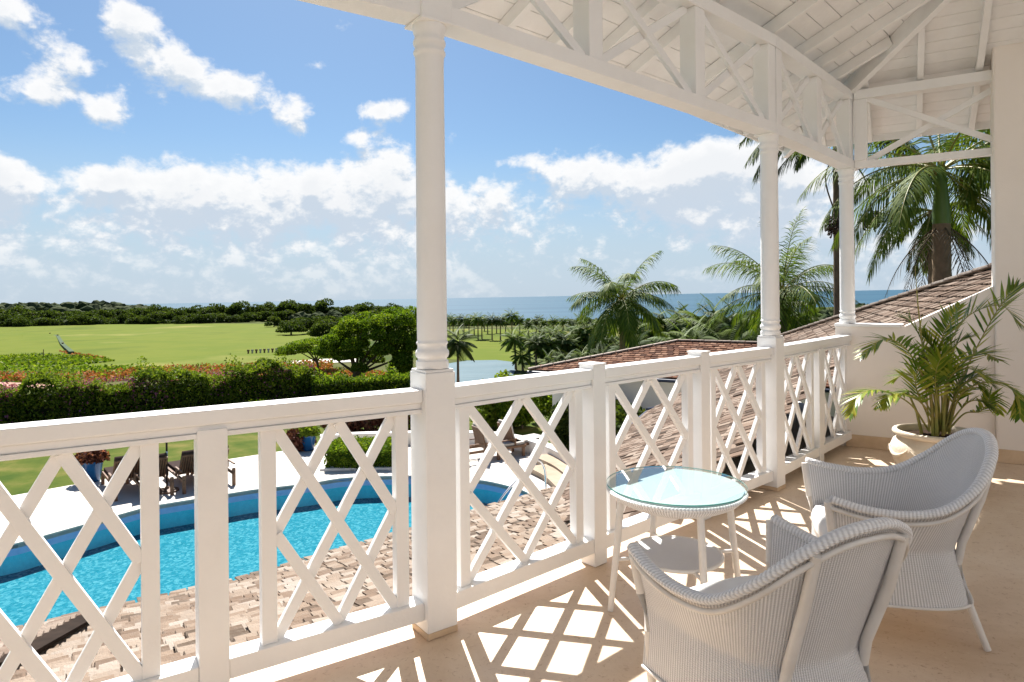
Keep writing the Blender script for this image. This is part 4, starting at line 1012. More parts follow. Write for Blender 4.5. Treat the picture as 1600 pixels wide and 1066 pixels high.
hedge('low dark clipped hedge right of the tall bougainvillea hedge', hh, 1.0, 1.2, 9000, .06, rough=.03, topmat='tree2')
hedge('strip of young yellow-green plants at the foot of the tall hedge', [gp(20, 686) + Vector((0, -.8, 0)), gp(200, 668) + Vector((.4, -.8, 0)), gp(400, 645) + Vector((.5, -.8, 0)), gp(480, 640) + Vector((.5, -.6, 0))], .42, .6, 7000, .05, mat='young_lit', core=False, rough=.12, name='low_planting')
bx = [G(505, 735) + Vector((.0, .75, 0)), G(617, 733) + Vector((0, .75, 0))]
hedge('clipped square box hedge standing on the deck at the far side of the pool', bx, .52, 1.5, 16000, .035, mat='tree2', rough=.006, name='box_hedge')
m = MB(); a, b = bx; m.bar(a + Vector((-.1, 0, .03)), b + Vector((.1, 0, .03)), 1.65, .06); o = m.build('planting_bed', M['house_far']); tag(o, 'pale kerb of the bed under the box hedge', 'kerb')

def bush(label, p, rx, ry, h, n, mat='tree2', size=.07, cat='bush', name='garden_bush', group=None, lob=5, extra=None):
    t = empty(name, tuple(p)); tag(t, label, cat, group); lobes = [(rnd.uniform(-.5, .5) * rx, rnd.uniform(-.5, .5) * ry, h * rnd.uniform(.35, .62), rnd.uniform(.4, .62)) for _ in range(lob)]
    def fn():
        lx, ly, lz, s = rnd.choice(lobes); v = Vector((rnd.gauss(0, 1), rnd.gauss(0, 1), rnd.gauss(0, 1))).normalized() * (s * rnd.uniform(.75, 1.08)); return (lx + v.x * rx, ly + v.y * ry, max(.02, lz + v.z * h * .8))
    link('foliage', leaf_volume(n, fn, size, M[mat], 'foliage'), t)['kind'] = 'stuff'
    m = MB()
    for k in range(3): m.tube([(0, 0, -.05), (rnd.uniform(-.1, .1), rnd.uniform(-.1, .1), h * .35), (rnd.uniform(-.4, .4) * rx, rnd.uniform(-.4, .4) * ry, h * .6)], [.03, .025, .01], 6)
    m.build('stem', M['bark'], t)
    if extra: link('blossoms', leaf_volume(extra[1], fn, size * .9, M[extra[0]], 'blossoms'), t)['kind'] = 'stuff'
    return t
bush('round dark red bush at the lawn corner beside a blue planter', G(462, 703), .55, .5, .75, 1800, 'redleaf', .06)
for k, (u, v, s) in enumerate([(515, 688, 1.0), (545, 686, 1.1), (575, 685, 1.1), (603, 684, 1.0)]):
    bush('dark reddish-brown bush in the row behind the low white wall', gp(u, v) + Vector((0, 1.2, 0)), .8 * s, .6, .85 * s, 1500, 'redleaf', .07, group='red bushes behind the low wall')
bush('fresh green bush behind the low wall, just left of the tall column', gp(632, 680) + Vector((0, .9, 0)), .9, .7, 1.1, 2600, 'young_lit', .07)
bush('yellow-green bush behind the low wall, right of the tall column', gp(775, 680) + Vector((0, 1.2, 0)), .9, .8, 1.9, 3200, 'young_lit', .08)
bush('tall bright green bush beyond the low wall, in the first bay right of the column', gp(818, 684) + Vector((0, 1.4, 0)), 1.1, .9, 1.8, 4200, 'tree2', .08)
bush('green bush beyond the low wall, by the first newel', gp(868, 684) + Vector((0, 2.2, 0)), 1.3, .9, 1.5, 3600, 'tree2', .08)
bush('dark shrub beside the wing roof gutter, behind the first newel', Vector((3.0, 18.2, -3.3)), 1.1, 1.2, 2.0, 4200, 'tree', .09)
bush('broad dark shrub in the corner between the pavilion and the wing roof', Vector((1.9, 19.2, -3.3)), 1.4, .8, 1.7, 4200, 'tree', .09)

# low curved white wall
def wall_run(label, pts, h, th, name='low_wall', mat='wall', z0=ZG, cap=True):
    t = empty(name, tuple(pts[0])); tag(t, label, 'wall'); c = pts[0]; P = spline(pts, 24)
    n = len(P); V = []
    for z, o in ((z0 + .002, -th / 2), (z0 + h, -th / 2), (z0 + h, th / 2), (z0 + .002, th / 2)):
        for i, p in enumerate(P):
            d = (P[min(n - 1, i + 1)] - P[max(0, i - 1)]).normalized(); V.append((p.x - d.y * o - c.x, p.y + d.x * o - c.y, z - c.z))
    F = [(j * n + i, j * n + i + 1, ((j + 1) % 4) * n + i + 1, ((j + 1) % 4) * n + i) for j in range(4) for i in range(n - 1)] + [(0, n, 2 * n, 3 * n), (4 * n - 1, 3 * n - 1, 2 * n - 1, n - 1)]
    m = MB(); m.add(V, F); m.build('wall_body', M[mat], t)
    if cap:
        m = MB(); V = []
        for z, o in ((z0 + h + .002, -th / 2 - .03), (z0 + h + .05, -th / 2 - .03), (z0 + h + .05, th / 2 + .03), (z0 + h + .002, th / 2 + .03)):
            for i, p in enumerate(P):
                d = (P[min(n - 1, i + 1)] - P[max(0, i - 1)]).normalized(); V.append((p.x - d.y * o - c.x, p.y + d.x * o - c.y, z - c.z))
        m.add(V, F); m.build('coping', M['house_far'] if mat != 'step' else M['step'], t)
    return t
wall_run('low curved white wall round the far side of the pool deck', [G(500, 700), G(560, 696), G(640, 694), G(700, 693), G(762, 695), G(800, 700), G(832, 708), G(868, 722), G(900, 742)], .34, .25)
for k, (pts, h) in enumerate([([G(846, 722), G(880, 738), G(915, 765)], .16), ([G(838, 736), G(868, 752), G(896, 778)], .10)]):
    wall_run(['upper', 'lower'][k] + ' curved garden step right of the pool', pts, h, .5, name='garden_step', mat='step')
o_ = bpy.data.objects

# planters, loungers, umbrella pole
def planter(label, p, s=1.0, plant='mix'):
    t = empty('blue_planter', tuple(p)); tag(t, label, 'planter', 'glazed blue planters on the pool deck')
    m = MB(); m.lathe([(.15 * s, .005), (.17 * s, .02), (.235 * s, .44 * s), (.25 * s, .47 * s), (.25 * s, .50 * s), (.22 * s, .50 * s), (.21 * s, .44 * s)], 24); m.build('pot', M['blue_pot'], t, smooth=.8)
    def fn():
        v = Vector((rnd.gauss(0, 1), rnd.gauss(0, 1), abs(rnd.gauss(0, 1)))).normalized() * rnd.uniform(.6, 1.1); return (v.x * .36 * s, v.y * .34 * s, .5 * s + v.z * .3 * s)
    pl = empty('planter_flowers', tuple(p)); tag(pl, ('dry reddish flowers' if plant == 'red' else 'yellow-green leaves') + ' growing in the ' + label.split(' ', 2)[2] if False else ('dry reddish flowers growing in the left blue planter' if plant == 'red' else 'yellow-green foliage growing in the blue planter by the red bush'), 'plant')
    link('foliage', leaf_volume(900, fn, .05, M['redleaf' if plant == 'red' else 'young_lit'], 'foliage'), pl)['kind'] = 'stuff'
    link('blossoms', leaf_volume(260, fn, .045, M['orange' if plant == 'red' else 'young_lit'], 'blossoms'), pl)['kind'] = 'stuff'
planter('tapered blue glazed planter at the left lawn edge', G(144, 752), 1.05, 'red')
planter('tapered blue glazed planter beside the dark red bush', G(482, 704), .95, 'green')

def lounger(label, p, rz, cush, up=58):
    t = empty('sun_lounger', tuple(p), rz); tag(t, label, 'sun lounger', 'wooden sun loungers around the pool')
    for s in (-1, 1):
        m = MB(); m.box(s * .31 - .02, s * .31 + .02, -.05, 1.9, .26, .33); m.build('side_rail', M['teak'], t)
        for y in (.0, 1.8):
            m = MB(); m.box(s * .31 - .035, s * .31 + .035, y - .03, y + .04, .003, .26 if y else .42); m.build('leg', M['teak'], t)
        m = MB(); m.box(s * .345 - .02, s * .345 + .02, .05, .65, .50, .53); m.box(s * .345 - .02, s * .345 + .02, .58, .62, .33, .50); m.build('armrest', M['teak'], t)
    for k in range(11):
        m = MB(); y = .68 + k * .11; m.box(-.29, .29, y, y + .085, .305, .325); m.build('slat', M['teak'], t)
    R = Matrix.Translation((0, .62, .33)) @ Matrix.Rotation(math.radians(-up), 4, 'X')
    b = MB(); b.box(-.29, -.25, -.62, 0, -.02, .02, R); b.box(.25, .29, -.62, 0, -.02, .02, R); b.box(-.25, .25, -.62, -.57, -.02, .02, R)
    bo = b.build('backrest_frame', M['teak'], t)
    for k in range(9):
        m = MB(); x = -.235 + k * .054; m.box(x, x + .034, -.57, 0, -.012, .008, R); m.build('slat', M['teak'], bo)
    m = MB(); m.box(-.28, .28, .64, 1.88, .328, .40); m.build('seat_cushion', M[cush], t, bevel=.015)
    m = MB(); m.box(-.28, .28, -.68, -.01, .024, .085, R); m.build('back_cushion', M[cush], t, bevel=.015)
    return t
LD = math.atan2(.766, .643)
for k, (u, v, lab) in enumerate([(205, 779, 'brown wooden sun lounger seen from behind, nearest the blue planter'), (246, 778, 'brown wooden sun lounger seen from behind, left of the umbrella pole'),
                           (310, 768, 'dark sun lounger seen from behind, right of the umbrella pole'), (345, 762, 'dark sun lounger farthest right in the row along the lawn')]):
    lounger(lab, G(u, v), math.radians(40), 'cush_dark' if k != 1 else 'cush_dark')
lounger('pale cushioned lounger beside the tall column, left of the pair', G(722, 722), math.radians(-60), 'cush_grey', 75)
lounger('pale cushioned lounger right of its twin, beyond the pool', G(768, 716), math.radians(-50), 'cush_grey', 75)
up = empty('umbrella_pole', tuple(G(261, 768))); tag(up, 'dark closed umbrella pole on a round base between the loungers', 'umbrella pole')
m = MB(); m.lathe([(.26, .003), (.26, .04), (.05, .07), (.04, .12)], 24); m.build('base', M['teak'], up, smooth=.6)
m = MB(); m.tube([(0, 0, .1), (0, 0, 1.55)], .022, 10); m.build('pole', M['cush_dark'], up)
m = MB(); m.tube([(0, 0, .86), (0, 0, .96)], .03, 10); m.build('joint', M['steel'], up)

# ================================================================ THE VALLEY
def gsheet(name, px, dz, mat, kind='structure'):
    pts = [ground(u, v) for u, v in px]; m = MB()
    m.add([(p.x, p.y, gz(p.x, p.y) + dz) for p in pts], [tuple(range(len(pts)))]); me = m.mesh(name, mat)
    for p in me.polygons:
        if p.normal.z < 0: me.flip_normals(); break
    o = link(name, me); tag(o, kind=kind); return o
gsheet('golf_field', [(-500, 507), (-100, 505), (100, 503), (300, 506), (450, 506), (520, 512), (560, 530), (545, 548), (480, 566), (430, 578), (200, 581), (-100, 580), (-500, 585)], .03, M['field'])
gsheet('fairway', [(640, 514), (1120, 517), (1120, 530), (960, 536), (870, 548), (800, 566), (700, 562), (620, 548)], .03, M['field'])
gsheet('rough_strip', [(840, 508), (1160, 510), (1160, 526), (1010, 527), (860, 522)], .06, material('dry_grass', (.17, .15, .05), (.12, .125, .03), .95, .04, spec=.05))
gsheet('pond', [(672, 588), (690, 570), (730, 564), (775, 563), (800, 566), (808, 574), (800, 590), (760, 600), (700, 600)], .05, M['pond'])
gsheet('garden_path', [(-200, 588), (0, 598), (60, 600), (140, 606), (140, 611), (40, 606), (0, 605), (-200, 600)], .07, M['path'])
gsheet('pond_path', [(640, 606), (700, 603), (760, 600), (830, 598), (830, 605), (760, 608), (700, 612), (640, 616)], .07, M['path'])
gsheet('cart_path', [(440, 566), (500, 562), (560, 560), (560, 566), (500, 568), (440, 572)], .07, M['deck'])
gsheet('orange_bed', [(395, 586), (480, 580), (560, 583), (650, 592), (650, 603), (560, 592), (480, 588), (400, 592)], .05, material('bed_soil', (.16, .09, .05), (.10, .06, .03), 1, 2))
def in_px(poly):
    us = [p[0] for p in poly]; vs = [p[1] for p in poly]
    while True:
        u, v = rnd.uniform(min(us), max(us)), rnd.uniform(min(vs), max(vs)); c = False
        for k in range(len(poly)):
            (x1, y1), (x2, y2) = poly[k - 1], poly[k]
            if (y1 > v) != (y2 > v) and u < (x2 - x1) * (v - y1) / (y2 - y1) + x1: c = not c
        if c: return u, v
def flower_bed(poly, n, h, size, mat='orange', green=.35):
    def fn():
        u, v = in_px(poly); p = ground(u, v); return (p.x, p.y, p.z + rnd.random() * h)
    C = np.array([fn() for _ in range(n)], np.float32); A, B = rand_axes(n, size)
    o = link('flower_bed', quads('flower_bed', C, A, B, M[mat])); tag(o, kind='stuff')
    k = int(n * green); C = np.array([fn() for _ in range(k)], np.float32); A, B = rand_axes(k, size * 1.1)
    o = link('bed_leaves', quads('bed_leaves', C, A, B, M['tree2'])); tag(o, kind='stuff')
flower_bed([(-60, 589), (0, 588), (60, 590), (160, 588), (260, 578), (400, 574), (520, 568), (520, 577), (400, 586), (260, 590), (160, 598), (60, 599), (0, 597), (-60, 600)], 5500, .8, .2)
flower_bed([(90, 551), (130, 556), (165, 562), (160, 566), (120, 560)], 500, .5, .25, green=.1)
flower_bed([(400, 584), (480, 578), (560, 582), (650, 592), (650, 602), (560, 593), (480, 589), (400, 592)], 3600, .55, .18)
flower_bed([(-30, 560), (60, 556), (130, 558), (180, 566), (120, 572), (-30, 572)], 2200, .5, .28, mat='young_lit', green=1.2)
flower_bed([(-30, 572), (140, 574), (240, 574), (200, 582), (100, 584), (-30, 584)], 900, .45, .25, mat='tree2', green=.4)
# dark green windbreak fence on the field and its neighbours
fn_t = empty('field_fence', tuple(ground(62, 512))); tag(fn_t, 'grey-green windbreak fence zigzagging across the golf field at left', 'fence'); fpx = [(14, 509), (40, 510), (62, 512), (70, 519), (78, 526), (90, 529), (98, 543), (112, 556)]; c0 = fn_t.location.copy()
fp = [ground(u, v) for u, v in fpx]
for k in range(len(fp) - 1):
    a, b = fp[k] - c0, fp[k + 1] - c0; m = MB(); m.bar(a + Vector((0, 0, .4)), b + Vector((0, 0, .4)), .8, .8); m.build('panel', material('windbreak', (.085, .115, .07), (.06, .09, .05), .9, .8, spec=.05), fn_t)
    m = MB(); m.bar(a + Vector((0, 0, 0)), a + Vector((0, 0, 1.1)), .3, .3); m.build('post', M['teak'], fn_t)
p = ground(68, 560); m = MB(); m.tube([(0, 0, 0), (0, 0, 1.6)], .07, 6); o = m.build('marker_post', M['teak'], loc=tuple(p)); tag(o, 'lone dark post standing in the rough at left', 'post')
for k in range(10):
    p = ground(388 + k * 6.3, 553.5 - k * .35); m = MB(); m.box(-.12, .12, -.1, .1, 0, .75); m.box(-.22, .22, -.05, .05, .5, .8)
    o = m.build('yardage_marker', M['cush_grey'] if k % 2 else M['teak'], loc=tuple(p)); tag(o, 'small marker in the row on the grass near the spreading tree', 'marker', 'row of small markers on the golf field')
def far_house(label, u, v, wd, dp, h, r, rz=.2):
    d = ray(u, v); p = Vector((d.x * r, d.y * r, EYE + d.z * r)); t = empty('far_house', tuple(p), rz); tag(t, label, 'house')
    m = MB(); m.box(-wd / 2, wd / 2, -dp / 2, dp / 2, -h * 2, h * .6); m.build('wall', M['house_far'], t)
    m = MB(); m.add([(-wd / 2 - .5, -dp / 2 - .5, h * .6), (wd / 2 + .5, -dp / 2 - .5, h * .6), (wd / 2 + .5, dp / 2 + .5, h * .6), (-wd / 2 - .5, dp / 2 + .5, h * .6), (-wd / 4, 0, h), (wd / 4, 0, h)], [(0, 1, 5, 4), (1, 2, 5), (2, 3, 4, 5), (3, 0, 4), (0, 3, 2, 1)]); m.build('roof', M['deck'], t)
    for k in range(3):
        m = MB(); x = -wd / 3 + k * wd / 3; m.box(x - .6, x + .6, -dp / 2 - .05, -dp / 2 + .05, -h * .3, h * .3); m.build('window', M['gutter'], t)
far_house('small pale house among the trees between the right-hand columns', 1243, 486, 14, 9, 5, 330)
far_house('tiny pale shelter at the far edge of the golf field', 148, 503, 5, 3, 1.3, 300, 0)
# ================================================================ TREES AND PALMS
def crown_mesh(name, lobes, n, size, mat, shell=.72):
    L = np.array(lobes, np.float32); wts = (L[:, 3] * L[:, 4]); wts = wts / wts.sum(); idx = rng.choice(len(L), n, p=wts)
    v = rng.normal(size=(n, 3)); v /= np.linalg.norm(v, axis=1)[:, None]; r = shell + (1.06 - shell) * rng.random(n) ** .6
    v[:, 2] = np.where(v[:, 2] < -.35, v[:, 2] * .4, v[:, 2])
    R = L[idx][:, [3, 3, 4]]; C = L[idx][:, :3] + v * R * r[:, None]
    A, B = rand_axes(n, size); tint = np.clip(.12 + .55 * rng.random(n) + .30 * ((idx * 7919) % 13) / 13, 0, 1)
    return quads(name, C.astype(np.float32), A.astype(np.float32), B.astype(np.float32), mat, tint)
def round_lobes(w, h, n, z0, seed):
    r = random.Random(seed); out = []
    for k in range(n):
        a = r.uniform(0, 6.28); q = math.sqrt(r.random()) * .62; zz = r.uniform(.0, 1)
        s = r.uniform(.24, .40); out.append((w / 2 * q * math.cos(a), w / 2 * q * math.sin(a), z0 + h * (.2 + .6 * zz * (1 - q * .6)), w / 2 * s, h * s * .62))
    return out
def trunk_mesh(name, h, r, spread, nl, seed, mat):
    q = random.Random(seed); m = MB(); m.tube([(0, 0, -.3), (q.uniform(-.1, .1), q.uniform(-.1, .1), h * .5), (0, 0, h)], [r * 1.25, r * .9, r * .7], 8)
    for k in range(nl):
        a = 6.28 * k / nl + q.uniform(-.4, .4); z0 = h * q.uniform(.5, .95); e = Vector((math.cos(a), math.sin(a), 0)) * spread * q.uniform(.6, 1)
        m.tube(spline([(0, 0, z0), tuple(e * .4 + Vector((0, 0, z0 + spread * .35))), tuple(e + Vector((0, 0, z0 + spread * .55)))], 5), [r * .5, r * .42, r * .34, r * .26, r * .18, r * .1], 6)
    return m.mesh(name, mat, smooth=1)
TV = []
for k in range(6):
    w_, h_ = (11, 6.0) if k < 4 else (6, 5)
    TV.append((crown_mesh('crown', round_lobes(w_, h_, 16, h_ * (.02 if k < 4 else .12), 40 + k), 2600, .36, M['tree'] if k != 4 else M['tree2'], .6), trunk_mesh('trunk', h_ * .5, .28, w_ * .3, 4, k, M['bark'])))
def tree(label, p, s, k, group, rz=None, sz=1.0):
    t = empty('broadleaf_tree', tuple(p), rnd.uniform(0, 6.28) if rz is None else rz); t.scale = (s, s, s * sz); tag(t, label, 'tree', group)
    link('crown', TV[k][0], t); link('trunk', TV[k][1], t); return t
GL = 'trees along the far edge of the golf field'
n_ = 0
u = -70
while u < 470:
    d = ray(u, 504); r = rnd.uniform(318, 335); a = math.atan2(d.x, d.y); x, y = r * math.sin(a), r * math.cos(a)
    s = rnd.uniform(.75, 1.25); n_ += 1; tree('round dark tree in the front row behind the golf field, number %d from the left' % n_, (x, y, gz(x, y) - .4), s, rnd.randrange(4), GL, sz=rnd.uniform(.8, 1.1)); u += rnd.uniform(9, 22)
n_ = 0; u = -70
while u < 640:
    d = ray(u, 504); r = rnd.uniform(342, 372); a = math.atan2(d.x, d.y); x, y = r * math.sin(a), r * math.cos(a)
    n_ += 1; tree('taller dark tree in the back row of the treeline, number %d from the left' % n_, (x, y, gz(x, y) + rnd.uniform(0, .8)), rnd.uniform(1.05, 1.55), rnd.randrange(4), GL, sz=rnd.uniform(.85, 1.15)); u += rnd.uniform(10, 20)
for k, (u, v, s) in enumerate([(428, 512, .7), (455, 524, .85), (470, 518, .9), (492, 522, .9), (506, 530, .8), (520, 520, 1.0), (538, 516, .9), (560, 514, 1), (590, 512, 1), (612, 512, .9), (633, 512, 1)]):
    tree('bushy tree on the right end of the golf field, before the treeline', ground(u, v), s, k % 4, 'bushy trees at the right end of the golf field')
for k, (u, v, s) in enumerate([(20, 508, .5), (60, 506, .55), (35, 530, .18), (150, 506, .4)]):
    tree('small tree at the far left edge of the field', ground(u, v), s, 4 + k % 2, 'small trees at the far left of the field')

GV = 'trees in the valley beyond the palm rows'
for k in range(70):
    u = rnd.uniform(560, 1180); r = rnd.uniform(205, 335); d = ray(u, 500); a = math.atan2(d.x, d.y); x, y = r * math.sin(a), r * math.cos(a)
    tree('bushy tree in the valley', (x, y, gz(x, y) - .3), rnd.uniform(.35, .62), rnd.randrange(6), GV, sz=rnd.uniform(.8, 1.0))
# forest beyond, one mass
def lump_template():
    bm = bmesh.new(); bmesh.ops.create_icosphere(bm, subdivisions=2, radius=1); V = np.array([v.co[:] for v in bm.verts]); F = np.array([[v.index for v in f.verts] for f in bm.faces]); bm.free(); return V, F
LV, LF = lump_template()
def forest(name, spots, mat):
    V = []; F = []; T = []; k = 0
    for (x, y, z, r, h) in spots:
        d = 1 + .16 * rng.normal(size=(len(LV), 1)) ; vv = LV * d * np.array([r, r, h]); c, s = math.cos(x), math.sin(x)
        V.append(np.stack([vv[:, 0] * c - vv[:, 1] * s, vv[:, 0] * s + vv[:, 1] * c, vv[:, 2]], 1) + np.array([x, y, z])); F.append(LF + k); k += len(LV); T.append(np.clip(np.full(len(LF), rnd.random()) + rng.normal(size=len(LF)) * .12, 0, 1))
    V = np.concatenate(V); F = np.concatenate(F); me = bpy.data.meshes.new(name); me.from_pydata(V.tolist(), [], F.tolist())
    at = me.attributes.new('tint', 'FLOAT', 'FACE'); at.data.foreach_set('value', np.concatenate(T).astype(np.float32)); me.materials.append(mat)
    o = link(name, me); tag(o, kind='stuff'); return o
sp = []
for k in range(6500):
    a = math.radians(rnd.uniform(-44, 44)); r = 325 + 700 * rnd.random() ** 1.25; x, y = r * math.sin(a), r * math.cos(a)
    q = rnd.uniform(1.8, 4.2) * (1 if r > 450 else .8); sp.append((x, y, gz(x, y) + q * .35, q, q * rnd.uniform(.6, .95)))
forest('far_forest', sp, M['far'])
sp = []
for k in range(900):
    a = math.radians(rnd.uniform(-4, 42)); r = rnd.uniform(150, 335); x, y = r * math.sin(a), r * math.cos(a)
    uu = 800 + FPX * math.tan(a); vv = HC + FPX * (EYE - gz(x, y)) / y
    if uu < 1130 and 507 < vv < 575: continue
    if uu < 1150 and vv > 507: continue
    q = rnd.uniform(1.6, 3.4); sp.append((x, y, gz(x, y) + q * .3, q, q * .8))
forest('valley_bushes', sp, M['far'])
GB = 'bushy trees on the slope to the right'
for k in range(46):
    u = rnd.uniform(1060, 1330); r = rnd.uniform(55, 150); d = ray(u, 500); a = math.atan2(d.x, d.y); x, y = r * math.sin(a), r * math.cos(a)
    tree('bushy green tree on the slope between the right-hand columns', (x, y, gz(x, y) - .6), rnd.uniform(.55, .85) * (.75 + r / 300), rnd.randrange(6), GB)

# the spreading tree left of the tall column
p = ground(556, 604); bt = empty('spreading_tree', tuple(p)); tag(bt, 'large spreading tree with a dense bright green crown left of the tall column', 'tree')
dB = p.y / FPX
def bl(u, v, dy=0.0): return ((u - 556) * dB, dy, (604 - v) * dB)
lob = []
for (u, v, ru, rv) in [(515, 545, 26, 11), (530, 522, 26, 12), (550, 508, 28, 13), (578, 500, 30, 13), (610, 495, 32, 13), (642, 499, 30, 15), (560, 528, 28, 13), (590, 520, 30, 14), (625, 520, 30, 14), (650, 535, 26, 16), (600, 545, 28, 13), (632, 552, 26, 14), (545, 548, 22, 9), (670, 512, 26, 16), (575, 562, 20, 9), (622, 572, 24, 12), (665, 560, 22, 14), (530, 536, 24, 9), (568, 542, 24, 10), (648, 585, 20, 9)]:
    for dy in (-2.0, .4, 2.4):
        x, y, z = bl(u + rnd.uniform(-8, 8), v + rnd.uniform(-5, 5) + abs(dy) * 3, dy + rnd.uniform(-.5, .5)); lob.append((x, y, z, ru * dB * .62, rv * dB * 1.02))
link('crown', crown_mesh('crown', lob, 60000, .125, M['tree2'], .66), bt)['kind'] = 'stuff'
m = MB(); m.tube(spline([(0, 0, -.4), (-.15, 0, .7), (.1, 0, 1.8)], 6), [.42, .36, .33, .31, .3, .3, .3], 10)
for (u, v, dy) in [(512, 545, -1), (540, 520, .8), (570, 512, -1), (605, 510, 1.5), (640, 520, -1.2), (650, 550, .6), (600, 555, 2), (530, 530, 2), (600, 525, -2.2)]:
    x, y, z = bl(u, v, dy); m.tube(spline([(0, 0, 1.1 + rnd.random() * .6), (x * .45, y * .5, z * .62), (x, y, z)], 6), [.2, .17, .14, .11, .08, .05, .03], 7)
m.build('trunk', M['bark'], bt, smooth=1)
p2 = ground(494, 583); b2 = empty('umbrella_tree', tuple(p2)); tag(b2, 'smaller flat-topped umbrella tree leaning beside the large spreading tree', 'tree'); d2 = p2.y / FPX
lob2 = [((u - 494) * d2, dy, (583 - v) * d2, 17 * d2, 6 * d2) for (u, v) in [(455, 545), (470, 538), (488, 534), (505, 535), (520, 545), (478, 547), (500, 548), (450, 551), (515, 530)] for dy in (-1.2, 0, 1.3)]
link('crown', crown_mesh('crown', lob2, 9000, .13, M['tree2'], .5), b2)['kind'] = 'stuff'
m = MB(); m.tube(spline([(0, 0, -.3), (.25, 0, .9), (-.1, 0, 2.0)], 5), [.22, .2, .18, .16, .15, .14], 8)
for q in range(7):
    e = lob2[q * 3 + 1]; m.tube(spline([(-.0, 0, 1.5), (e[0] * .5, e[1], e[2] * .78), (e[0], e[1], e[2])], 4), [.1, .08, .06, .04, .02], 6)
m.build('trunk', M['bark'], b2, smooth=1)

# ---- palms
def frond_path(L, e, sag, n=7):
    e = math.radians(e); pts = [Vector((0, 0, 0))]; d = Vector((math.cos(e), 0, math.sin(e)))
    for k in range(n): d = (d + Vector((0, 0, -sag / n * (.5 + k / n)))).normalized(); pts.append(pts[-1] + d * L / n)
    return pts
def small_crown(name, L, n, seed, mat, nl=13, w=.16):
    r = random.Random(seed); m_v = []; m_f = []; tv = []
    for k in range(n):
        a = 2.4 * k; e = 78 - 115 * (k / n) + r.uniform(-8, 8); P = [Vector((p.x * math.cos(a), p.x * math.sin(a), p.z)) for p in spline(frond_path(L * r.uniform(.85, 1.1), e, 1.3), 12)]
        V = []; F = []
        for q in range(nl):
            f = .15 + .85 * (q + .5) / nl; i = min(int(f * 12), 11); p = P[i].lerp(P[i + 1], f * 12 - i); t = (P[i + 1] - P[i]).normalized(); s_ = t.cross(Vector((0, 0, 1)))
            if s_.length < .1: s_ = Vector((1, 0, 0))
            s_.normalize()
            for s in (-1, 1): leaf_strip(V, F, p, (s_ * s + t * .7 + Vector((0, 0, .15))).normalized(), Vector((0, 0, 1)), L * .34 * math.sin(PI * (.15 + .8 * f)), w, 1.0, 2)
        k0 = len(m_v); m_v += V; m_f += [tuple(i + k0 for i in f) for f in F]; g = r.random(); tv += [min(1, max(0, g * .6 + r.random() * .4))] * len(F)
    me = bpy.data.meshes.new(name); me.from_pydata([tuple(v) for v in m_v], [], m_f); at = me.attributes.new('tint', 'FLOAT', 'FACE'); at.data.foreach_set('value', tv); me.materials.append(mat); return me
SC = [small_crown('crown', 1.0, 28, 60 + k, M['frond'] if k < 2 else M['frond_dark'], nl=22, w=.058) for k in range(4)]
def small_palm(label, u, vb, vt, k, group, wide=.5, lean=0.0):
    p = ground(u, vb); s = p.y / FPX; H = (vb - vt) * s; L = H * wide; hc = max(.2, H - L * .62)
    t = empty('small_palm', tuple(p), rnd.uniform(0, 6)); tag(t, label, 'palm', group)
    c = link('crown', SC[k % 4], t, loc=(lean, 0, hc)); c.scale = (L, L, L)
    m = MB(); m.tube(spline([(0, 0, -.2), (lean * .3, 0, hc * .5), (lean, 0, hc)], 4), [.19, .15, .13, .12, .13], 7); m.build('trunk', M['palm_trunk'], t, smooth=1)
GP = 'tall palms standing on the fairway'
for k, (u, vb, vt) in enumerate([(747, 531, 490), (753, 530, 494), (769, 532, 491), (782, 532, 492), (800, 527, 484), (708, 524, 494), (716, 522, 492), (725, 525, 491), (733, 526, 493), (741, 524, 490), (762, 522, 494), (776, 521, 495), (790, 522, 492),
                              (812, 524, 492), (826, 533, 500), (838, 528, 496), (850, 530, 498), (703, 520, 490), (757, 518, 494), (843, 520, 492), (865, 530, 494), (880, 527, 496), (893, 529, 498)]):
    small_palm('slender palm in the loose row across the fairway', u, vb, vt, k, GP, .36)
small_palm('lone dark coconut palm standing before the pond', 716, 606, 512, 3, None, .40)
GM = 'coconut palms clustered by the pond'
for k, (u, vb, vt, wd) in enumerate([(806, 578, 513, .42), (817, 580, 543, .6), (838, 574, 520, .5), (846, 572, 530, .6), (858, 573, 522, .55), (868, 570, 534, .7), (880, 572, 516, .5), (893, 568, 526, .6), (905, 566, 518, .6), (918, 566, 495, .5), (930, 568, 520, .6),
                                 (945, 562, 505, .55), (828, 566, 515, .5), (870, 560, 508, .5), (900, 556, 504, .5), (850, 556, 508, .5), (955, 566, 530, .8), (1000, 560, 520, .7), (1015, 556, 500, .6), (885, 585, 548, .8), (862, 588, 552, .8), (910, 580, 545, .8), (940, 582, 540, .8)]):
    small_palm('leafy coconut palm in the cluster between the pond and the pavilion roof', u, vb, vt, k, GM, wd, rnd.uniform(-.3, .3))
GS = 'young palms behind the pavilion roof'
for k, (u, vb, vt, wd) in enumerate([(1040, 560, 478, .7), (1062, 562, 492, .8), (1085, 565, 482, .75), (1110, 570, 474, .7), (1128, 572, 486, .8), (1150, 575, 480, .7), (1170, 575, 498, .8), (1095, 580, 505, .9), (1075, 580, 510, .9), (1140, 590, 505, .9), (985, 572, 520, .9), (1245, 560, 470, .6)]):
    small_palm('dense young palm rising behind the pavilion roof', u, vb, vt, k + 1, GS, wd)
for k, (u, v, s) in enumerate([(1030, 560, .32), (1050, 562, .3), (1100, 570, .36), (1135, 575, .34), (1160, 580, .3), (960, 570, .25)]):
    tree('rounded shrub tree behind the pavilion ridge', ground(u, v), s, 4 + k % 2, 'shrub trees behind the pavilion')

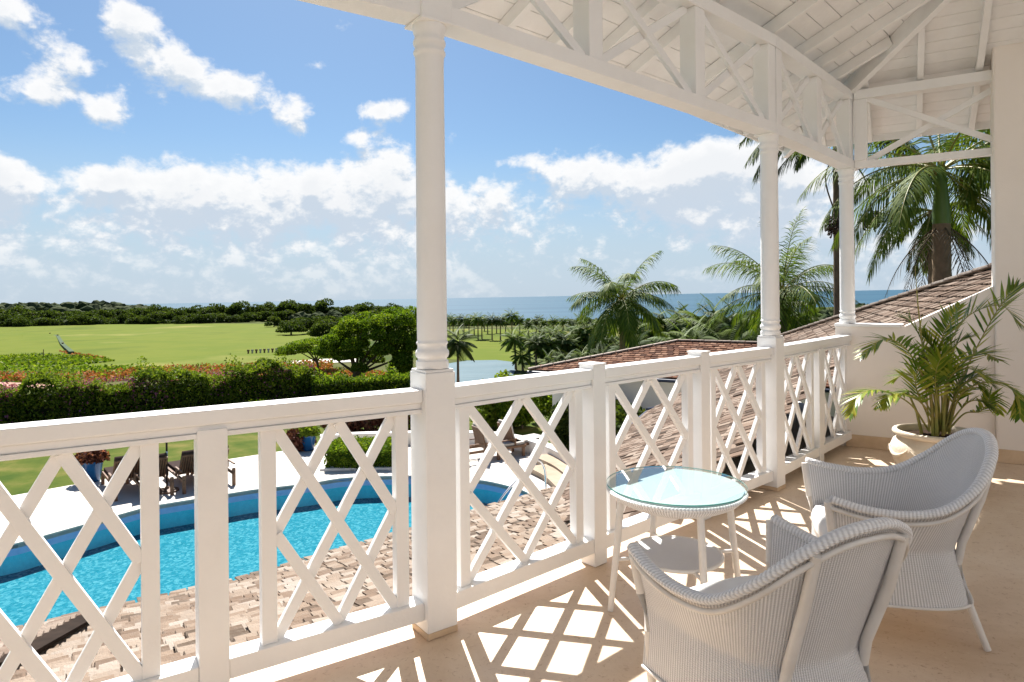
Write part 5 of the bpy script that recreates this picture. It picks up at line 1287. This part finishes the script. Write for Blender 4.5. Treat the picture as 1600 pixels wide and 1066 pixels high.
def big_palm(label, base, h, rt, L, spec, mat, shaft=0.0, seed=1, lean=(0, 0), w=.045, nl=52, ll=.8, dry=0, droop=1.3, tm='palm_trunk'):
    """spec: list of (azimuth deg, elevation deg, sag, length factor)"""
    r = random.Random(seed); t = empty('tall_palm', tuple(base)); tag(t, label, 'palm')
    top = Vector((lean[0], lean[1], h)); m = MB(); nseg = 26; pts = spline([(0, 0, -.3), (lean[0] * .35, lean[1] * .35, h * .5), tuple(top)], nseg)
    m.tube(pts, [rt * (1.12 - .2 * i / nseg) * (1.05 if i % 2 else .98) for i in range(nseg + 1)], 14); m.build('trunk', M[tm], t, smooth=1)
    if shaft:
        m = MB(); m.tube([top, top + Vector((0, 0, shaft * .2)), top + Vector((0, 0, shaft * .6)), top + Vector((0, 0, shaft))], [rt * .92, rt * .95, rt * .68, rt * .45], 14); m.build('crownshaft', M['crownshaft'], t, smooth=1)
    c = top + Vector((0, 0, shaft * .92))
    cls = {}
    for k, (az_, e, sag, lf) in enumerate(spec):
        key = (round(e / 15), round(sag * 3), k % 2)
        if key not in cls: cls[key] = frond_mesh('frond', frond_path(L, e, sag), nl, L * .20 * ll / .55, w, M[mat], M['areca_stem'] if mat != 'frond_dry' else M['bark'], .028, droop, .12, .22, .16, seed * 10 + len(cls), .6, .3)
        o = link('frond', cls[key], t, loc=tuple(c), rot=(0, 0, math.radians(az_))); o.scale = (lf, lf, lf)
    for k in range(dry):
        a = math.radians(360 * k / dry + 20); o = link('dry_frond', frond_mesh('dry_frond', frond_path(L * .6, -35, 1.4), 22, L * .14, .02, M['frond_dry'], M['bark'], .02, 1.2, .1, .1, .2, 90 + k, .5), t, loc=tuple(c - Vector((0, 0, shaft * .9))), rot=(0, 0, a))
    return t, c
def spec(n, seed, emin=-25, emax=75, az0=0):
    r = random.Random(seed); return [(az0 + 137.5 * k + r.uniform(-12, 12), emax - (emax - emin) * (k / (n - 1)) + r.uniform(-7, 7), r.uniform(.9, 1.6), r.uniform(.85, 1.1)) for k in range(n)]
def gr(x, y): return gz(x, y)
def palm_at(u, v, dpt): d = ray(u, v); return Vector((d.x * dpt, d.y * dpt, EYE + d.z * dpt))
# A: in front of the sea, above the pavilion roof
c = palm_at(972, 468, 33); b = Vector((c.x, c.y, gr(c.x, c.y))); big_palm('bright green feather palm standing out against the sea above the pavilion roof', b, c.z - b.z - .9, .15, 3.15, spec(26, 3, -32, 68), 'frond', shaft=1.0, seed=3, w=.062, nl=50, ll=1.05, droop=1.4)
m = MB()
# B: behind the second column
c = palm_at(1222, 455, 24); b = Vector((c.x, c.y, gr(c.x, c.y))); big_palm('feathery dark green palm crown level with the horizon, behind the second column', b, c.z - b.z, .17, 2.9, spec(26, 5, -45, 80), 'frond', seed=5, w=.045, nl=50, ll=1.0, droop=1.4, tm='bark')
# C: with dark seed bunches behind the corner column
c = palm_at(1309, 228, 20); b = Vector((c.x, c.y, gr(c.x, c.y)))
tC, cc = big_palm('tall dark palm behind the corner column, with hanging dark seed bunches', b, c.z - b.z, .15, 3.3, [(180, 25, 1.9, 1), (176, 48, 2.0, 1.05), (186, 12, 1.8, 1.0), (168, -10, 1.6, .9), (194, 30, 2.1, 1.05), (4, 45, 2.0, 1.0), (-4, 5, 1.8, .9), (160, 5, 1.6, .9), (200, 45, 1.9, 1.05), (205, -5, 1.5, .7), (140, 40, 1.6, 1), (0, 20, 1.8, .95), (20, 45, 1.7, 1), (-25, 5, 1.6, .85), (60, 60, 1.3, 1), (110, 60, 1.3, 1), (-60, 40, 1.6, .9), (-110, 35, 1.6, .9), (-140, 60, 1.4, 1), (180, 65, 1.5, 1.1), (-5, 60, 1.6, 1.1)], 'frond_dark', shaft=.5, seed=7, w=.065, nl=62, droop=1.4, tm='bark')
for (u, v, dr) in ((1306, 350, 0), (1362, 342, 0)):
    q = palm_at(u, v, 20) - tC.location; st = cc - Vector((0, 0, .6))
    m = MB(); m.tube(spline([tuple(st), tuple((st + q) / 2 + Vector(((.25 if u > 1310 else -.35), 0, .3))), tuple(q + Vector((0, 0, .25)))], 10), .022, 6); s_ = m.build('seed_stalk', M['bark'], tC, smooth=1)
    m = MB()
    for k in range(300):
        v_ = Vector((rnd.gauss(0, 1), rnd.gauss(0, 1), rnd.gauss(0, 1))).normalized() * rnd.uniform(.5, 1) ; cq = q + Vector((v_.x * .34, v_.y * .3, v_.z * .30 - (.15 if rnd.random() < .3 else 0))); r_ = .042
        m.add([cq + Vector(w_) * r_ for w_ in ((1, 0, 0), (-1, 0, 0), (0, 1, 0), (0, -1, 0), (0, 0, 1), (0, 0, -1))], [(0, 2, 4), (2, 1, 4), (1, 3, 4), (3, 0, 4), (2, 0, 5), (1, 2, 5), (3, 1, 5), (0, 3, 5)])
    m.build('seed_bunch', M['seed'], s_)['kind'] = 'stuff'
# D: thick-trunked palm at the right
c = palm_at(1471, 350, 14); b = Vector((c.x, c.y, gr(c.x, c.y)))
big_palm('thick smooth-trunked royal palm with a green crownshaft, right of the corner column', b, c.z - b.z, .185, 3.3, [(180, 20, 2.0, .95), (172, 35, 1.9, 1.0), (188, 0, 1.9, .9), (-8, 28, 1.9, .9), (12, 10, 1.9, .9), (80, 10, 1.8, .9), (-80, 5, 1.8, .9), (178, -35, 1.4, .85), (0, -30, 1.4, .8), (200, -10, 2.0, .8), (165, -20, 1.6, .85), (150, 50, 1.6, 1), (0, 20, 1.8, .9), (20, -5, 1.9, .85), (-20, 45, 1.5, 1), (60, 60, 1.3, 1), (100, 30, 1.5, .9), (-60, 35, 1.6, .9), (-100, 45, 1.5, 1), (-140, 15, 1.8, .9), (130, 5, 1.8, .9), (45, 15, 1.8, .9), (-165, 70, 1.2, 1)], 'frond', shaft=1.25, seed=9, w=.038, nl=60, dry=6, droop=1.4)
c = palm_at(1458, 330, 17); b = Vector((c.x, c.y, gr(c.x, c.y)))
big_palm('lower shaggy palm just behind the royal palm trunk', b, c.z - b.z, .13, 1.7, spec(20, 12, -80, 30), 'frond', seed=12, w=.035, nl=40, droop=1.3)
c = palm_at(1590, 190, 15); b = Vector((c.x, c.y, gr(c.x, c.y)))
big_palm('tall palm mostly hidden by the pier, its fronds reaching in under the eaves', b, c.z - b.z, .16, 3.3, spec(13, 15, -20, 65), 'frond', seed=15, w=.05, nl=60, droop=1.3)

def relabel(group, fmt):
    """gives every member of a group its own label, by its place from left to right"""
    ms = [o for o in col_.objects if o.parent is None and o.get('group') == group]
    ms.sort(key=lambda o: o.location.x / o.location.y)
    n = len(ms)
    for k, o in enumerate(ms):
        o['label'] = fmt % ('leftmost' if k == 0 else 'rightmost' if k == n - 1 else '%s from the left' % (str(k + 1) + ('th' if 10 <= (k + 1) % 100 <= 20 else {1: 'st', 2: 'nd', 3: 'rd'}.get((k + 1) % 10, 'th'))))
relabel(GP, 'slender palm in the row across the fairway, %s')
relabel(GM, 'leafy coconut palm between the pond and the pavilion roof, %s')
relabel(GS, 'dense young palm rising behind the pavilion roof, %s')
relabel(GB, 'bushy tree on the slope between the right-hand columns, %s')
relabel(GV, 'bushy tree in the valley beyond the palm rows, %s')
relabel(GL, 'dark tree in the treeline behind the golf field, %s')
relabel('bushy trees at the right end of the golf field', 'bushy tree at the right end of the golf field, %s')
relabel('small trees at the far left of the field', 'small tree at the far left edge of the field, %s')
relabel('red bushes behind the low wall', 'reddish-brown bush behind the low white wall, %s')
relabel('row of small markers on the golf field', 'small marker in the row on the golf field, %s')
relabel('shrub trees behind the pavilion', 'rounded shrub tree behind the pavilion ridge, %s')
